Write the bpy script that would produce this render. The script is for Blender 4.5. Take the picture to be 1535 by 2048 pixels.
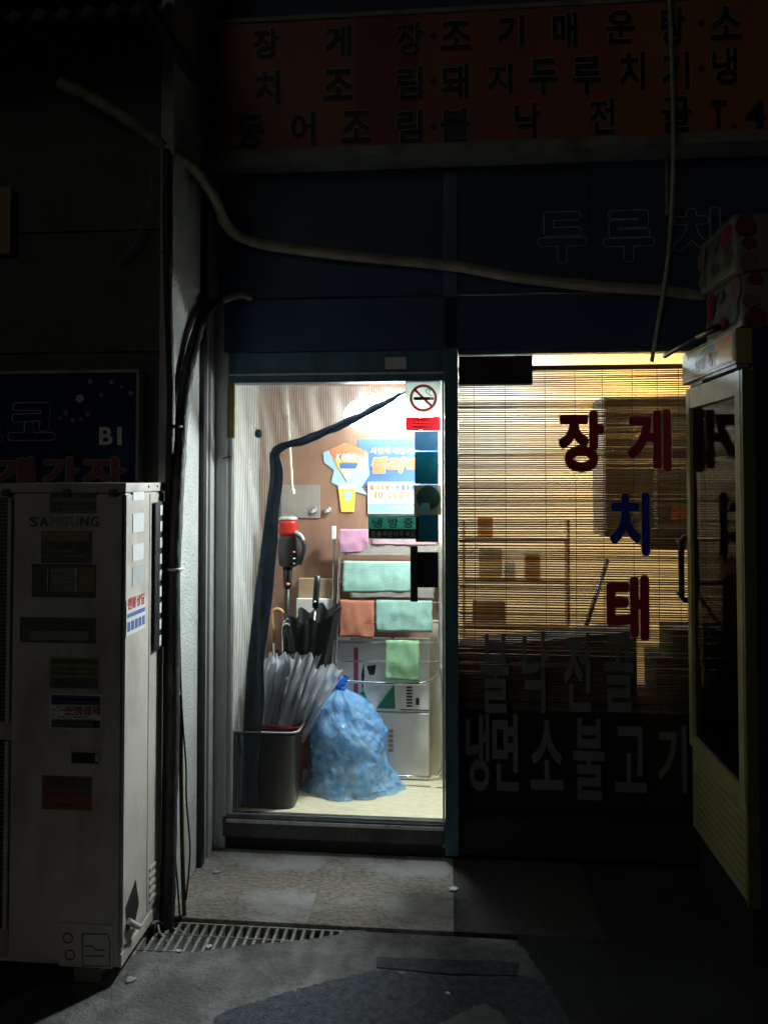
import bpy, bmesh, math, random
from mathutils import Vector, Matrix, noise
random.seed(7)
S = bpy.context.scene
for o in list(bpy.data.objects): bpy.data.objects.remove(o)
COL = S.collection
R = math.radians

# ------------------------------------------------------------------ camera, sky, sun, exposure
F = 1479.0                       # focal length in photo pixels (26 mm equivalent)
YAW, PITCH, HORIZON = R(4.9), R(1.5), 955.0
CYP = HORIZON - F * math.tan(PITCH)
CAM = Vector((0.0, -3.27, 1.65))
cd = bpy.data.cameras.new('camera'); cam = bpy.data.objects.new('camera', cd); COL.objects.link(cam)
cam.location = CAM; cam.rotation_euler = (R(90) + PITCH, 0, YAW)
cd.sensor_width = 36; cd.lens = 26; cd.clip_start = .05; cd.clip_end = 200
cd.shift_y = -(1024 - CYP) / 2048
S.camera = cam
W = bpy.data.worlds.new('World'); S.world = W; W.use_nodes = True
nt = W.node_tree; sky = nt.nodes.new('ShaderNodeTexSky'); sky.sky_type = 'NISHITA'; sky.sun_disc = False
SUN_EL, SUN_AZ = R(13), R(204)
sky.sun_elevation = R(1); sky.sun_rotation = SUN_AZ
nt.links.new(sky.outputs[0], nt.nodes['Background'].inputs[0])
nt.nodes['Background'].inputs[1].default_value = 0.0014
sd = bpy.data.lights.new('sun', 'SUN'); sd.energy = 0.05; sd.angle = R(25); sd.color = (.98, 1, .86)
so = bpy.data.objects.new('sun', sd); COL.objects.link(so)
so.rotation_euler = Vector((.45, 1.0, -.26)).to_track_quat('-Z', 'Y').to_euler()
S.view_settings.view_transform = 'Standard'; S.view_settings.look = 'None'
S.view_settings.exposure = 0; S.view_settings.gamma = 1
LAMP_E, WARM_E, COOL_E = 1200.0, 130.0, 120.0

# ------------------------------------------------------------------ helpers
ROT = (Matrix.Rotation(YAW, 3, 'Z') @ Matrix.Rotation(R(90) + PITCH, 3, 'X'))
def ray(px, py): return ROT @ Vector(((px - 767.5) / F, (CYP - py) / F, -1))
def P(px, py, Y):
    d = ray(px, py); return CAM + d * ((Y - CAM.y) / d.y)
def PX(px, py, X):
    d = ray(px, py); return CAM + d * ((X - CAM.x) / d.x)
def PZ(px, py, Z=0):
    d = ray(px, py); return CAM + d * ((Z - CAM.z) / d.z)

WORLD0 = {}
def mk(name, bm, m, parent=None, smooth=False, label=None):
    """link a bmesh (world coordinates) as one mesh object with its origin at its base centre"""
    xs = [v.co for v in bm.verts]
    lo = Vector((min(c.x for c in xs), min(c.y for c in xs), min(c.z for c in xs)))
    hi = Vector((max(c.x for c in xs), max(c.y for c in xs), max(c.z for c in xs)))
    org = Vector(((lo.x + hi.x) / 2, (lo.y + hi.y) / 2, lo.z))
    for v in bm.verts: v.co -= org
    me = bpy.data.meshes.new(name); bm.to_mesh(me); bm.free()
    if smooth:
        for p in me.polygons: p.use_smooth = True
    ms = m if isinstance(m, (list, tuple)) else [m]
    for x in ms: me.materials.append(x)
    return link(name, me, org, parent, label)
def link(name, me, org, parent=None, label=None):
    o = bpy.data.objects.new(name, me); COL.objects.link(o)
    WORLD0[o] = Vector(org)
    if parent is not None:
        o.parent = parent; o.location = Vector(org) - WORLD0[parent]
    else: o.location = org
    if label: o['label'] = label
    return o
def thing(name, label, cat, group=None):
    o = bpy.data.objects.new(name, None); COL.objects.link(o); WORLD0[o] = Vector((0, 0, 0))
    o.empty_display_size = .1
    return tag(o, label, cat, group)
def tag(o, label, cat, group=None):
    o['label'] = label; o['category'] = cat
    if group: o['group'] = group
    return o
def struct(o): o['kind'] = 'structure'; return o

def abox(bm, lo, hi, bev=0, mi=0):
    lo, hi = Vector(lo), Vector(hi)
    vs = [bm.verts.new((x, y, z)) for x in (lo.x, hi.x) for y in (lo.y, hi.y) for z in (lo.z, hi.z)]
    fs = [(0, 1, 3, 2), (4, 6, 7, 5), (0, 4, 5, 1), (2, 3, 7, 6), (0, 2, 6, 4), (1, 5, 7, 3)]
    faces = [bm.faces.new([vs[i] for i in f]) for f in fs]
    for f in faces: f.material_index = mi
    if bev:
        es = list({e for f in faces for e in f.edges})
        r = bmesh.ops.bevel(bm, geom=es, offset=bev, segments=2, profile=.7, affect='EDGES')
        for f in r['faces']: f.material_index = mi
    return vs
def box(name, m, lo, hi, parent=None, bev=0, label=None):
    lo, hi = Vector(lo), Vector(hi)
    a = Vector((min(lo.x, hi.x), min(lo.y, hi.y), min(lo.z, hi.z))); b = Vector((max(lo.x, hi.x), max(lo.y, hi.y), max(lo.z, hi.z)))
    bm = bmesh.new(); abox(bm, a, b, bev)
    bmesh.ops.recalc_face_normals(bm, faces=bm.faces)
    return mk(name, bm, m, parent, label=label)
def fbox(name, m, x0, y0, x1, y1, Y, depth, parent=None, bev=0, label=None):
    """a box whose front face lies in the plane y=Y and covers that photo rectangle; goes back by depth"""
    xm, ym = (x0 + x1) / 2, (y0 + y1) / 2
    a = Vector((P(x0, ym, Y).x, Y, P(xm, y1, Y).z)); b = Vector((P(x1, ym, Y).x, Y + depth, P(xm, y0, Y).z))
    return box(name, m, a, b, parent, bev, label)
def cr(pts, n=6):
    """Catmull-Rom through points"""
    pts = [Vector(p) for p in pts]; q = [pts[0] * 2 - pts[1]] + pts + [pts[-1] * 2 - pts[-2]]; out = []
    for i in range(1, len(q) - 2):
        for k in range(n):
            t = k / n; a, b, c, d = q[i - 1], q[i], q[i + 1], q[i + 2]
            out.append(.5 * (2 * b + (c - a) * t + (2 * a - 5 * b + 4 * c - d) * t * t + (3 * b - a - 3 * c + d) * t ** 3))
    out.append(pts[-1]); return out
def atube(bm, pts, r, seg=10, cap=True, mi=0, wob=0):
    pts = [Vector(p) for p in pts]; rings = []
    up = Vector((.123, .7, .31)).normalized()
    for i, p in enumerate(pts):
        t = (pts[min(i + 1, len(pts) - 1)] - pts[max(i - 1, 0)]).normalized()
        u = (up - t * up.dot(t)).normalized(); up = u; v = t.cross(u)
        rr = r(i / (len(pts) - 1)) if callable(r) else r
        rings.append([bm.verts.new(p + (u * math.cos(2 * math.pi * k / seg) + v * math.sin(2 * math.pi * k / seg)) * rr * (1 + wob * noise.noise(p * 30 + Vector((k, 0, 0))))) for k in range(seg)])
    for a, b in zip(rings, rings[1:]):
        for k in range(seg):
            f = bm.faces.new((a[k], a[(k + 1) % seg], b[(k + 1) % seg], b[k])); f.material_index = mi; f.smooth = True
    if cap:
        for rg in (rings[0][::-1], rings[-1]):
            f = bm.faces.new(rg); f.material_index = mi
def tube(name, m, pts, r, parent=None, seg=10, n=6, wob=0, label=None):
    bm = bmesh.new(); atube(bm, cr(pts, n) if n else pts, r, seg, wob=wob)
    o = mk(name, bm, m, parent, label=label); return o
def agrid(bm, fn, nu, nv, mi=0):
    V = [[bm.verts.new(fn(i / nu, j / nv)) for j in range(nv + 1)] for i in range(nu + 1)]
    for i in range(nu):
        for j in range(nv):
            f = bm.faces.new((V[i][j], V[i + 1][j], V[i + 1][j + 1], V[i][j + 1])); f.smooth = True; f.material_index = mi
    return V
def lathe(bm, c, prof, seg=24, sx=1, sy=1):
    c = Vector(c); rg = []
    for r, z in prof:
        rg.append([bm.verts.new(c + Vector((r * sx * math.cos(2 * math.pi * k / seg), r * sy * math.sin(2 * math.pi * k / seg), z))) for k in range(seg)])
    for a, b in zip(rg, rg[1:]):
        for k in range(seg):
            f = bm.faces.new((a[k], a[(k + 1) % seg], b[(k + 1) % seg], b[k])); f.smooth = True
    bm.faces.new(rg[0][::-1]); bm.faces.new(rg[-1])
def solid(o, t):
    md = o.modifiers.new('thickness', 'SOLIDIFY'); md.thickness = t; md.offset = 0; return o

# glyphs: flat lettering from the built-in font, fitted to a rectangle
GL = {}
def glyph_mesh(ch):
    if ch in GL: return GL[ch]
    cu = bpy.data.curves.new('glyph', 'FONT'); cu.body = ch; cu.size = 1; cu.resolution_u = 3
    o = bpy.data.objects.new('glyph', cu)
    me = o.to_mesh()
    GL[ch] = [v.co.copy() for v in me.vertices], [tuple(p.vertices) for p in me.polygons]
    o.to_mesh_clear(); bpy.data.objects.remove(o); bpy.data.curves.remove(cu); return GL[ch]
def glyph(name, ch, m, o, u, v, w, h, parent, off=.02, thick=.0015, grow=0, shear=0, label=None):
    """o = lower left corner (front), u, v = unit directions, w, h = size; strokes are thickened by a round brush
    (off, as a share of the letter's size), an outline is the same letter with a bigger brush"""
    vs, fs = glyph_mesh(ch); b0 = off * .8; br = (off + grow) * .8
    x0, x1 = min(c.x for c in vs) - b0, max(c.x for c in vs) + b0; y0, y1 = min(c.y for c in vs) - b0, max(c.y for c in vs) + b0
    n = u.cross(v); bm = bmesh.new(); sx, sy = w / (x1 - x0), h / (y1 - y0)
    ring = [(0, 0)] + ([(br * math.cos(k * math.pi / 5), br * math.sin(k * math.pi / 5)) for k in range(10)] if br > .004 else [])
    for k, (dx, dy) in enumerate(ring):
        vv = [bm.verts.new(o + u * ((c.x + dx - x0) * sx + shear * (c.y - y0) * sy) + v * ((c.y + dy - y0) * sy) + n * (thick - k * 4e-5)) for c in vs]
        for f in fs:
            try: bm.faces.new([vv[i] for i in f])
            except ValueError: pass
    return mk(name, bm, m, parent, label=label)
UX, UZ = Vector((1, 0, 0)), Vector((0, 0, 1))
def gbox(name, ch, m, x0, y0, x1, y1, Y, parent, off=.02, grow=0, shear=0, thick=.0015):
    xm, ym = (x0 + x1) / 2, (y0 + y1) / 2
    a = Vector((P(x0, ym, Y).x, Y, P(xm, y1, Y).z))
    w = P(x1, ym, Y).x - a.x; h = P(xm, y0, Y).z - a.z
    return glyph(name, ch, m, a, UX, UZ, w, h, parent, off, thick, grow, shear)

# ------------------------------------------------------------------ materials
MATS = {}
def mat(name, c, c2=None, scale=12, rough=.6, metal=0, bump=0, bscale=60, rvar=.12, spec=.5, stretch=(1, 1, 1), lo=.35, hi=.65, detail=6, dirt=None, dscale=3, dlo=.55, dhi=.75):
    if name in MATS: return MATS[name]
    m = bpy.data.materials.new(name); m.use_nodes = True; N = m.node_tree.nodes; L = m.node_tree.links
    b = N['Principled BSDF']; b.inputs['Metallic'].default_value = metal; b.inputs['Specular IOR Level'].default_value = spec
    tc = N.new('ShaderNodeTexCoord'); mp = N.new('ShaderNodeMapping'); mp.inputs['Scale'].default_value = stretch
    L.new(tc.outputs['Object'], mp.inputs[0])
    def nz(s, d=detail):
        t = N.new('ShaderNodeTexNoise'); t.inputs['Scale'].default_value = s; t.inputs['Detail'].default_value = d; t.inputs['Roughness'].default_value = .6
        L.new(mp.outputs[0], t.inputs['Vector']); return t
    def ramp(src, a, bb, ca, cb):
        r = N.new('ShaderNodeValToRGB'); r.color_ramp.elements[0].position = a; r.color_ramp.elements[1].position = bb
        r.color_ramp.elements[0].color = (*ca, 1); r.color_ramp.elements[1].color = (*cb, 1); L.new(src, r.inputs[0]); return r
    c2 = c2 or tuple(x * .78 for x in c)
    t = nz(scale); rp = ramp(t.outputs['Fac'], lo, hi, c2, c); col = rp.outputs[0]
    if dirt:
        t2 = nz(dscale, 9); r2 = ramp(t2.outputs['Fac'], dlo, dhi, (0, 0, 0), (1, 1, 1))
        mx = N.new('ShaderNodeMixRGB'); L.new(r2.outputs[0], mx.inputs[0]); L.new(col, mx.inputs[1]); mx.inputs[2].default_value = (*dirt, 1); col = mx.outputs[0]
    L.new(col, b.inputs['Base Color'])
    t3 = nz(scale * 2.3); mr = N.new('ShaderNodeMapRange'); mr.inputs[3].default_value = max(0, rough - rvar); mr.inputs[4].default_value = min(1, rough + rvar)
    L.new(t3.outputs['Fac'], mr.inputs[0]); L.new(mr.outputs[0], b.inputs['Roughness'])
    if bump:
        t4 = nz(bscale, 4); bp = N.new('ShaderNodeBump'); bp.inputs['Strength'].default_value = bump; bp.inputs['Distance'].default_value = .01
        L.new(t4.outputs['Fac'], bp.inputs['Height']); L.new(bp.outputs[0], b.inputs['Normal'])
    MATS[name] = m; return m
def glass(name, tint=(1, 1, 1), f0=.03, rough=.02, boost=1.0):
    """clear sheet: mostly transparent, mirror-like by Schlick's law (the same from either side)"""
    m = bpy.data.materials.new(name); m.use_nodes = True; N = m.node_tree.nodes; L = m.node_tree.links; N.clear()
    out = N.new('ShaderNodeOutputMaterial'); t = N.new('ShaderNodeBsdfTransparent'); t.inputs[0].default_value = (*tint, 1)
    g = N.new('ShaderNodeBsdfGlossy'); g.inputs['Roughness'].default_value = rough; ge = N.new('ShaderNodeNewGeometry')
    dt = N.new('ShaderNodeVectorMath'); dt.operation = 'DOT_PRODUCT'; L.new(ge.outputs['Incoming'], dt.inputs[0]); L.new(ge.outputs['Normal'], dt.inputs[1])
    def mth(op, a, b):
        q = N.new('ShaderNodeMath'); q.operation = op; q.use_clamp = op in ('SUBTRACT', 'ADD')
        for k, x in enumerate((a, b)):
            if x is None: continue
            if isinstance(x, (int, float)): q.inputs[k].default_value = x
            else: L.new(x, q.inputs[k])
        return q.outputs[0]
    c = mth('ABSOLUTE', dt.outputs['Value'], None); p = mth('POWER', mth('SUBTRACT', 1.0, c), 5.0)
    fac = mth('ADD', mth('MULTIPLY', p, (1 - f0) * boost), f0 * boost)
    x = N.new('ShaderNodeMixShader'); L.new(fac, x.inputs[0]); L.new(t.outputs[0], x.inputs[1]); L.new(g.outputs[0], x.inputs[2]); L.new(x.outputs[0], out.inputs[0]); return m
def film(name, c, c2, alpha=.5, scale=30, rough=.3, transl=.4, bump=.4, bscale=40, stretch=(1, 1, 1)):
    """thin plastic or cloth that lets some light through"""
    m = mat(name, c, c2, scale, rough, bump=bump, bscale=bscale, stretch=stretch); N = m.node_tree.nodes; L = m.node_tree.links
    b = N['Principled BSDF']; out = [n for n in N if n.type == 'OUTPUT_MATERIAL'][0]
    src = b.inputs['Base Color'].links[0].from_socket
    tl = N.new('ShaderNodeBsdfTranslucent'); L.new(src, tl.inputs[0]); x = N.new('ShaderNodeMixShader'); x.inputs[0].default_value = transl
    L.new(b.outputs[0], x.inputs[1]); L.new(tl.outputs[0], x.inputs[2])
    tr = N.new('ShaderNodeBsdfTransparent'); y = N.new('ShaderNodeMixShader'); y.inputs[0].default_value = alpha
    L.new(tr.outputs[0], y.inputs[1]); L.new(x.outputs[0], y.inputs[2]); L.new(y.outputs[0], out.inputs[0]); return m
def emit(name, c, s):
    m = bpy.data.materials.new(name); m.use_nodes = True; N = m.node_tree.nodes; b = N['Principled BSDF']
    b.inputs['Base Color'].default_value = (.8, .8, .8, 1); b.inputs['Emission Color'].default_value = (*c, 1); b.inputs['Emission Strength'].default_value = s; return m
def stripes(m, axis, freq, ca, cb, dist=0, lo=.3, hi=.7):
    """put a stripe pattern on an existing material's colour"""
    N = m.node_tree.nodes; L = m.node_tree.links; w = N.new('ShaderNodeTexWave'); w.bands_direction = axis; w.inputs['Scale'].default_value = freq
    w.inputs['Distortion'].default_value = dist; w.inputs['Detail'].default_value = 2; w.inputs['Detail Scale'].default_value = .15
    tc = N.new('ShaderNodeTexCoord'); L.new(tc.outputs['Object'], w.inputs['Vector'])
    r = N.new('ShaderNodeValToRGB'); r.color_ramp.elements[0].position = lo; r.color_ramp.elements[1].position = hi
    r.color_ramp.elements[0].color = (*ca, 1); r.color_ramp.elements[1].color = (*cb, 1); L.new(w.outputs['Fac'], r.inputs[0])
    for n in list(N):
        if n.type in ('BSDF_PRINCIPLED', 'BSDF_TRANSLUCENT'):
            L.new(r.outputs[0], n.inputs[0])
    return r

M_ASPHALT = mat('asphalt', (.06, .062, .066), (.03, .031, .034), 9, .85, bump=.8, bscale=160, dirt=(.11, .105, .1), dscale=2.2)
M_PATCH = mat('asphalt_shade_patch', (.07, .078, .09), (.022, .026, .033), 40, .75, bump=1.0, bscale=110, detail=10, dirt=(.11, .115, .12), dscale=5, dlo=.55, dhi=.8)
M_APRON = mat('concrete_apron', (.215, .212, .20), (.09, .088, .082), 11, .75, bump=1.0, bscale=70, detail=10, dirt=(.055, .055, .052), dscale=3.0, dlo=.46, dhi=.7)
M_STEP = mat('granite_step', (.40, .36, .30), (.12, .088, .062), 42, .7, bump=.8, bscale=90, detail=12, stretch=(1, 2, 1), dirt=(.40, .39, .37), dscale=2.6, dlo=.50, dhi=.62, lo=.3, hi=.7)
M_WALL = mat('rough_render', (.60, .61, .58), (.48, .49, .47), 5, .75, bump=1.0, bscale=85, dirt=(.33, .33, .30), dscale=2.6, dlo=.6, dhi=.8)
M_NEIGH = mat('grey_panel', (.10, .112, .10), (.065, .072, .066), 3, .7, bump=.15, bscale=60, dirt=(.07, .075, .07), dscale=1.7)
M_NAVY = mat('navy_panel', (.025, .075, .16), (.016, .05, .11), 3, .5, bump=.04, bscale=6)
M_FRAME = mat('glow_tinted_aluminium', (.08, .17, .22), (.05, .11, .145), 16, .4, metal=.3, bump=.05, stretch=(1, 1, .1))  # blue-teal tint puts the lamp's bloom into the frame colour
M_ALU = mat('weathered_aluminium', (.66, .67, .66), (.48, .49, .48), 22, .38, metal=.3, bump=.06, stretch=(1, 1, .08), dirt=(.2, .2, .18), dscale=6)
M_BLACK = mat('black_plastic', (.018, .018, .02), (.01, .01, .011), 20, .42, bump=.05)
M_RUBBER = mat('pipe_wrap_dark', (.045, .042, .038), (.02, .019, .018), 25, .6, bump=.6, bscale=45, stretch=(1, 1, .5), dirt=(.12, .11, .09), dscale=9)
M_TAPE = mat('pipe_wrap_beige', (.42, .38, .27), (.27, .24, .17), 16, .6, bump=.5, bscale=40, dirt=(.12, .11, .08), dscale=6)
M_CABLE_W = mat('pale_cable', (.42, .41, .33), (.33, .32, .25), 30, .5)
M_CABLE_Y = mat('yellow_hose', (.16, .12, .02), (.09, .065, .012), 30, .45)
M_ACBODY = mat('cream_steel', (.64, .585, .51), (.53, .48, .41), 4, .5, bump=.06, bscale=50, stretch=(1, 1, .45), dirt=(.24, .20, .15), dscale=5.5, dlo=.46, dhi=.78)
M_ACFRONT = M_ACBODY
M_GRILLE = mat('fan_grille', (.20, .19, .165), (.14, .135, .12), 30, .5)
M_CREAM = mat('cream_floor', (.74, .66, .46), (.60, .52, .34), 26, .45, bump=.12, bscale=60, stretch=(1, 3, 1), dirt=(.50, .42, .27), dscale=5)
M_BROWN = mat('brown_veneer', (.34, .19, .125), (.25, .13, .085), 9, .5, bump=.05, stretch=(1, 1, .35), dirt=(.12, .05, .028), dscale=4.5, dlo=.62, dhi=.75)
M_CREAMWALL = mat('cream_board', (.66, .60, .46), (.56, .50, .37), 8, .6, dirt=(.42, .36, .24), dscale=5)
M_CEIL = mat('painted_ceiling', (.62, .62, .6), (.55, .55, .53), 6, .8)
M_YWALL = mat('room_wall', (.74, .68, .50), (.66, .60, .43), 4, .75)
M_WHITEBOX = mat('white_carton', (.76, .73, .69), (.68, .65, .61), 8, .65, bump=.05)
M_KRAFT = mat('kraft_board', (.38, .27, .15), (.32, .22, .12), 12, .75, bump=.08)
M_CHROME = mat('chrome_tube', (.75, .74, .70), (.62, .61, .57), 40, .22, metal=.95, rvar=.06)
M_WHITE = mat('white_print', (.75, .75, .72), (.68, .68, .65), 12, .5)
M_RED = mat('red_print', (.50, .05, .04), (.42, .04, .03), 14, .5)
M_INK = mat('black_ink', (.015, .015, .017), (.01, .01, .012), 20, .5)
M_SIGNRED = mat('sign_red', (.42, .125, .07), (.32, .09, .05), 3, .45, dirt=(.20, .065, .04), dscale=2.6)
M_SIGNORANGE = mat('sign_orange', (.44, .15, .04), (.36, .115, .03), 3, .45)
M_SIGNGREY = mat('sign_rim', (.30, .30, .26), (.2, .2, .17), 8, .5, dirt=(.09, .085, .07), dscale=5)
M_HALO = mat('letter_halo', (.62, .56, .40), (.5, .45, .32), 10, .5)
M_MAROON = mat('maroon_vinyl', (.50, .012, .03), (.40, .01, .022), 15, .4)
M_BLUEV = mat('blue_vinyl', (.015, .05, .48), (.012, .04, .38), 15, .4)
M_GREYV = mat('grey_vinyl', (.52, .53, .50), (.42, .43, .40), 15, .5)
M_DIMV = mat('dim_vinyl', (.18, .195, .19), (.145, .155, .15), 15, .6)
M_LETW = mat('sign_white', (.72, .74, .72), (.66, .68, .66), 12, .5)
M_GLASS = glass('window_glass', (.97, .985, .98), .022, .015)
M_FGLASS = glass('fridge_glass', (.40, .43, .45), .05, .05, .5)
M_SLAT = film('bamboo_slat', (.30, .19, .085), (.14, .085, .04), alpha=1, scale=9, transl=.22, bump=.1, stretch=(.6, 8, 8), rough=.55)
M_TEAL = film('teal_sticker', (.015, .12, .14), (.01, .085, .10), alpha=1, scale=9, transl=.35, bump=0, rough=.4)
M_SLATEB = film('slate_sticker', (.09, .16, .21), (.07, .13, .175), alpha=1, scale=9, transl=.35, bump=0, rough=.4)
M_BIN = mat('grey_bin', (.035, .036, .036), (.024, .025, .025), 12, .4, bump=.05)
M_REDBIN = mat('red_bin', (.26, .02, .03), (.19, .015, .02), 12, .4)
M_UMB = mat('black_nylon', (.009, .0095, .012), (.005, .005, .007), 20, .6, bump=.25, bscale=50)
M_WOOD = mat('wooden_crook', (.48, .27, .09), (.36, .19, .06), 14, .4, stretch=(1, 1, .2))
M_STEELK = mat('brushed_steel', (.20, .21, .22), (.15, .16, .17), 30, .35, metal=.8, stretch=(1, 1, .05))
M_DARKCAB = mat('dark_cabinet', (.018, .018, .017), (.012, .012, .011), 8, .7)
M_FRCREAM = mat('fridge_cream', (.42, .39, .19), (.33, .30, .14), 6, .45, dirt=(.20, .18, .09), dscale=7, dlo=.5, dhi=.75)
M_FRNAVY = mat('fridge_navy', (.02, .035, .10), (.014, .025, .07), 5, .45)

# ------------------------------------------------------------------ ground
FACADE_Z0 = 0.0
def sheet(name, m, pts, z, th=.0, sub=0):
    bm = bmesh.new(); vs = [bm.verts.new((x, y, z)) for x, y in pts]; f = bm.faces.new(vs)
    bmesh.ops.recalc_face_normals(bm, faces=bm.faces)
    if f.normal.z < 0: bmesh.ops.reverse_faces(bm, faces=bm.faces)
    if th:
        r = bmesh.ops.extrude_face_region(bm, geom=list(bm.faces))
        for v in [g for g in r['geom'] if isinstance(g, bmesh.types.BMVert)]: v.co.z -= th
        bmesh.ops.recalc_face_normals(bm, faces=bm.faces)
    bmesh.ops.triangulate(bm, faces=[f for f in bm.faces if len(f.verts) > 4])
    return mk(name, bm, m)
M_HALFSHADE = mat('half_shaded_granite', (.085, .08, .07), (.035, .032, .028), 42, .75, bump=.8, bscale=90, detail=12, stretch=(1, 2, 1))  # half shade beside the post put into the stone colour
M_SHADESTONE = mat('shaded_paving', (.032, .032, .033), (.018, .018, .019), 22, .85, bump=.7, bscale=120, dirt=(.05, .05, .048), dscale=5)  # deep shade right of the post put into the colour
GZ = -.012                                             # street level just in front of the step
struct(sheet('ground', M_ASPHALT, [(-30, -40), (30, -40), (30, -.53), (-30, -.53)], GZ - .055))
def ragged(a, b, n, amp, seed):
    a, b = Vector(a), Vector(b); d = (b - a); nn = Vector((-d.y, d.x)).normalized(); out = []
    for i in range(n):
        t = i / n; q = a + d * t + nn * amp * (noise.noise(Vector((t * 9, seed, .3))) + .5 * noise.noise(Vector((t * 31, seed, 1.7)))); out.append((q.x, q.y))
    return out
# concrete apron poured up to the drain, its torn edge covering part of the grate
def gp(px, py): q = PZ(px, py, GZ); return (q.x, q.y)
edge = [gp(180, 1930), gp(290, 1903), gp(375, 1906), gp(500, 1890), gp(600, 1880), gp(680, 1868), gp(718, 1853), gp(735, 1851)]
ap = []
for i in range(len(edge) - 1): ap += ragged(edge[i], edge[i + 1], 16, .012, i)
ap += [(edge[-1][0], -.535), (1.6, -.535), (1.6, -1.35), (.2, -1.32), (-.6, -1.5), (-1.7, -1.3)]
bm = bmesh.new()
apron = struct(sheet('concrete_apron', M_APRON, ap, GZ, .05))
# dark tar patches and a painted shade patch over the apron, irregular outlines
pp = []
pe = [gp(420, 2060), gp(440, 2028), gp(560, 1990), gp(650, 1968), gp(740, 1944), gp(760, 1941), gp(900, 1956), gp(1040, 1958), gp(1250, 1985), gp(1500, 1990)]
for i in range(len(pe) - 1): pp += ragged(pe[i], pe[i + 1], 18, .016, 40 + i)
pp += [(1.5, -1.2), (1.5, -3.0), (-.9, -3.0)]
struct(sheet('asphalt_shade_patch', M_PATCH, pp, GZ + .005))
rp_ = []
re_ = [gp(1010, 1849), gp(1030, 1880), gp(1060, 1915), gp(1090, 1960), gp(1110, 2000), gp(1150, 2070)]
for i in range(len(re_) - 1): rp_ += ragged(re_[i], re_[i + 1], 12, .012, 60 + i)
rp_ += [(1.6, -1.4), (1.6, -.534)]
struct(sheet('asphalt_shade_patch', M_SHADESTONE, rp_, GZ + .0095))  # post's shade painted as a dark sheet on the ground
struct(sheet('asphalt_shade_patch', M_PATCH, [gp(752, 1916), gp(860, 1920), gp(1036, 1926), gp(1033, 1952), gp(900, 1950), gp(752, 1936)], GZ + .004))
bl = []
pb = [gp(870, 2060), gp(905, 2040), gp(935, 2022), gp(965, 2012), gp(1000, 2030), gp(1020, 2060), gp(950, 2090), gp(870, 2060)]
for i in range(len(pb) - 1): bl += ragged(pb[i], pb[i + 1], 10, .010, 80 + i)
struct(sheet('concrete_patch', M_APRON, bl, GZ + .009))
# stone doorstep of separate slabs
step = bpy.data.objects.new('doorstep_pavement', None); COL.objects.link(step); step['kind'] = 'structure'; WORLD0[step] = Vector()
xs = [-1.06, -.52, .02, .56, 1.1, 1.7]
for a, b in zip(xs, xs[1:]):
    box('paving_slab', M_STEP if a < 0 else M_HALFSHADE if a < .5 else M_SHADESTONE, (a + .0003, -.525, -.12), (b - .0003, -.002, random.uniform(-.0015, .0015)), step, .003)  # slabs right of the post are coloured darker to carry its shade
# drain trough and grate
tr = struct(box('drain_channel', M_DARKCAB, (-1.3, -.80, GZ - .30), (.1, -.531, GZ - .13)))
grate = thing('drain_grate', 'galvanised steel drain grate set in front of the stone doorstep, half buried by concrete', 'drain grate')
gx0, gx1, gy0, gy1 = -1.15, -.05, -.80, -.531
M_GRATE = mat('galvanised_grate', (.46, .45, .40), (.28, .27, .24), 30, .5, metal=.2, bump=.2, dirt=(.09, .07, .05), dscale=14)
box('frame_bar', M_GRATE, (gx0, gy1 - .006, GZ - .04), (gx1, gy1, GZ - .002), grate)
box('frame_bar', M_GRATE, (gx0, gy0, GZ - .075), (gx1, gy0 + .006, GZ - .062), grate)
bm = bmesh.new(); abox(bm, (-.0055, gy0 + .007, GZ - .05), (.0055, gy1 - .007, GZ - .003)); bar = mk('bar', bm, M_GRATE, grate)
b0 = bar.location.copy(); k = 0; x = gx0 + .02
while x < gx1:
    o = bar if k == 0 else link('bar', bar.data, b0, grate)
    o.location = (x, b0.y, b0.z); x += .0335; k += 1
for yy in (gy1 - .075, gy1 - .17):
    tube('cross_rod', M_GRATE, [(gx0, yy, GZ - .004), (gx1, yy, GZ - .004)], .0035, grate, 6, 0)

# ------------------------------------------------------------------ neighbouring building on the left
WX = -1.06; NY = -.5
nb = thing('neighbour_building', 'grey panelled building wall with rough pale return beside the restaurant door', 'building')
bm = bmesh.new(); abox(bm, (WX - .05, NY, -.3), (WX, .25, 4.6)); mk('return_wall', bm, M_WALL, nb, label='rough pale rendered return wall')
zs = [-.3, .9, 1.62, 2.14, 2.62, 3.2, 4.6]
for i, (a, b) in enumerate(zip(zs, zs[1:])):
    for xa, xb in ((-4.2, -2.3), (-2.3, -1.112)):
        box('wall_panel', M_NEIGH, (xa + .003, NY + .012 + random.uniform(0, .003), a + .003), (xb - .003, NY + .06, b - .003), nb, .003)
box('backing', M_DARKCAB, (-4.2, NY + .065, -.3), (-1.115, NY + .12, 4.6), nb)
# awning, top left, corrugated
aw = thing('corrugated_awning', 'dark corrugated awning above the grey wall at the upper corner', 'awning')
bm = bmesh.new()
def fa(u, v): 
    x = -3.2 + u * 2.12; return Vector((x, NY - .02 - v * .55, 3.50 - v * .22 + .02 * math.sin(x * 62)))
agrid(bm, fa, 120, 3); solid(mk('sheet', bm, M_DARKCAB, aw), .004)
for x in (-2.9, -1.9, -1.0): box('bracket', M_DARKCAB, (x, NY - .52, 3.20), (x + .03, NY + .02, 3.24), aw)
fbox_l = fbox('wall_notice', M_KRAFT, -30, 375, 21, 508, NY - .02, .02); tag(fbox_l, 'plain tan board fixed on the dark grey wall above the basement sign', 'notice')

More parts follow.
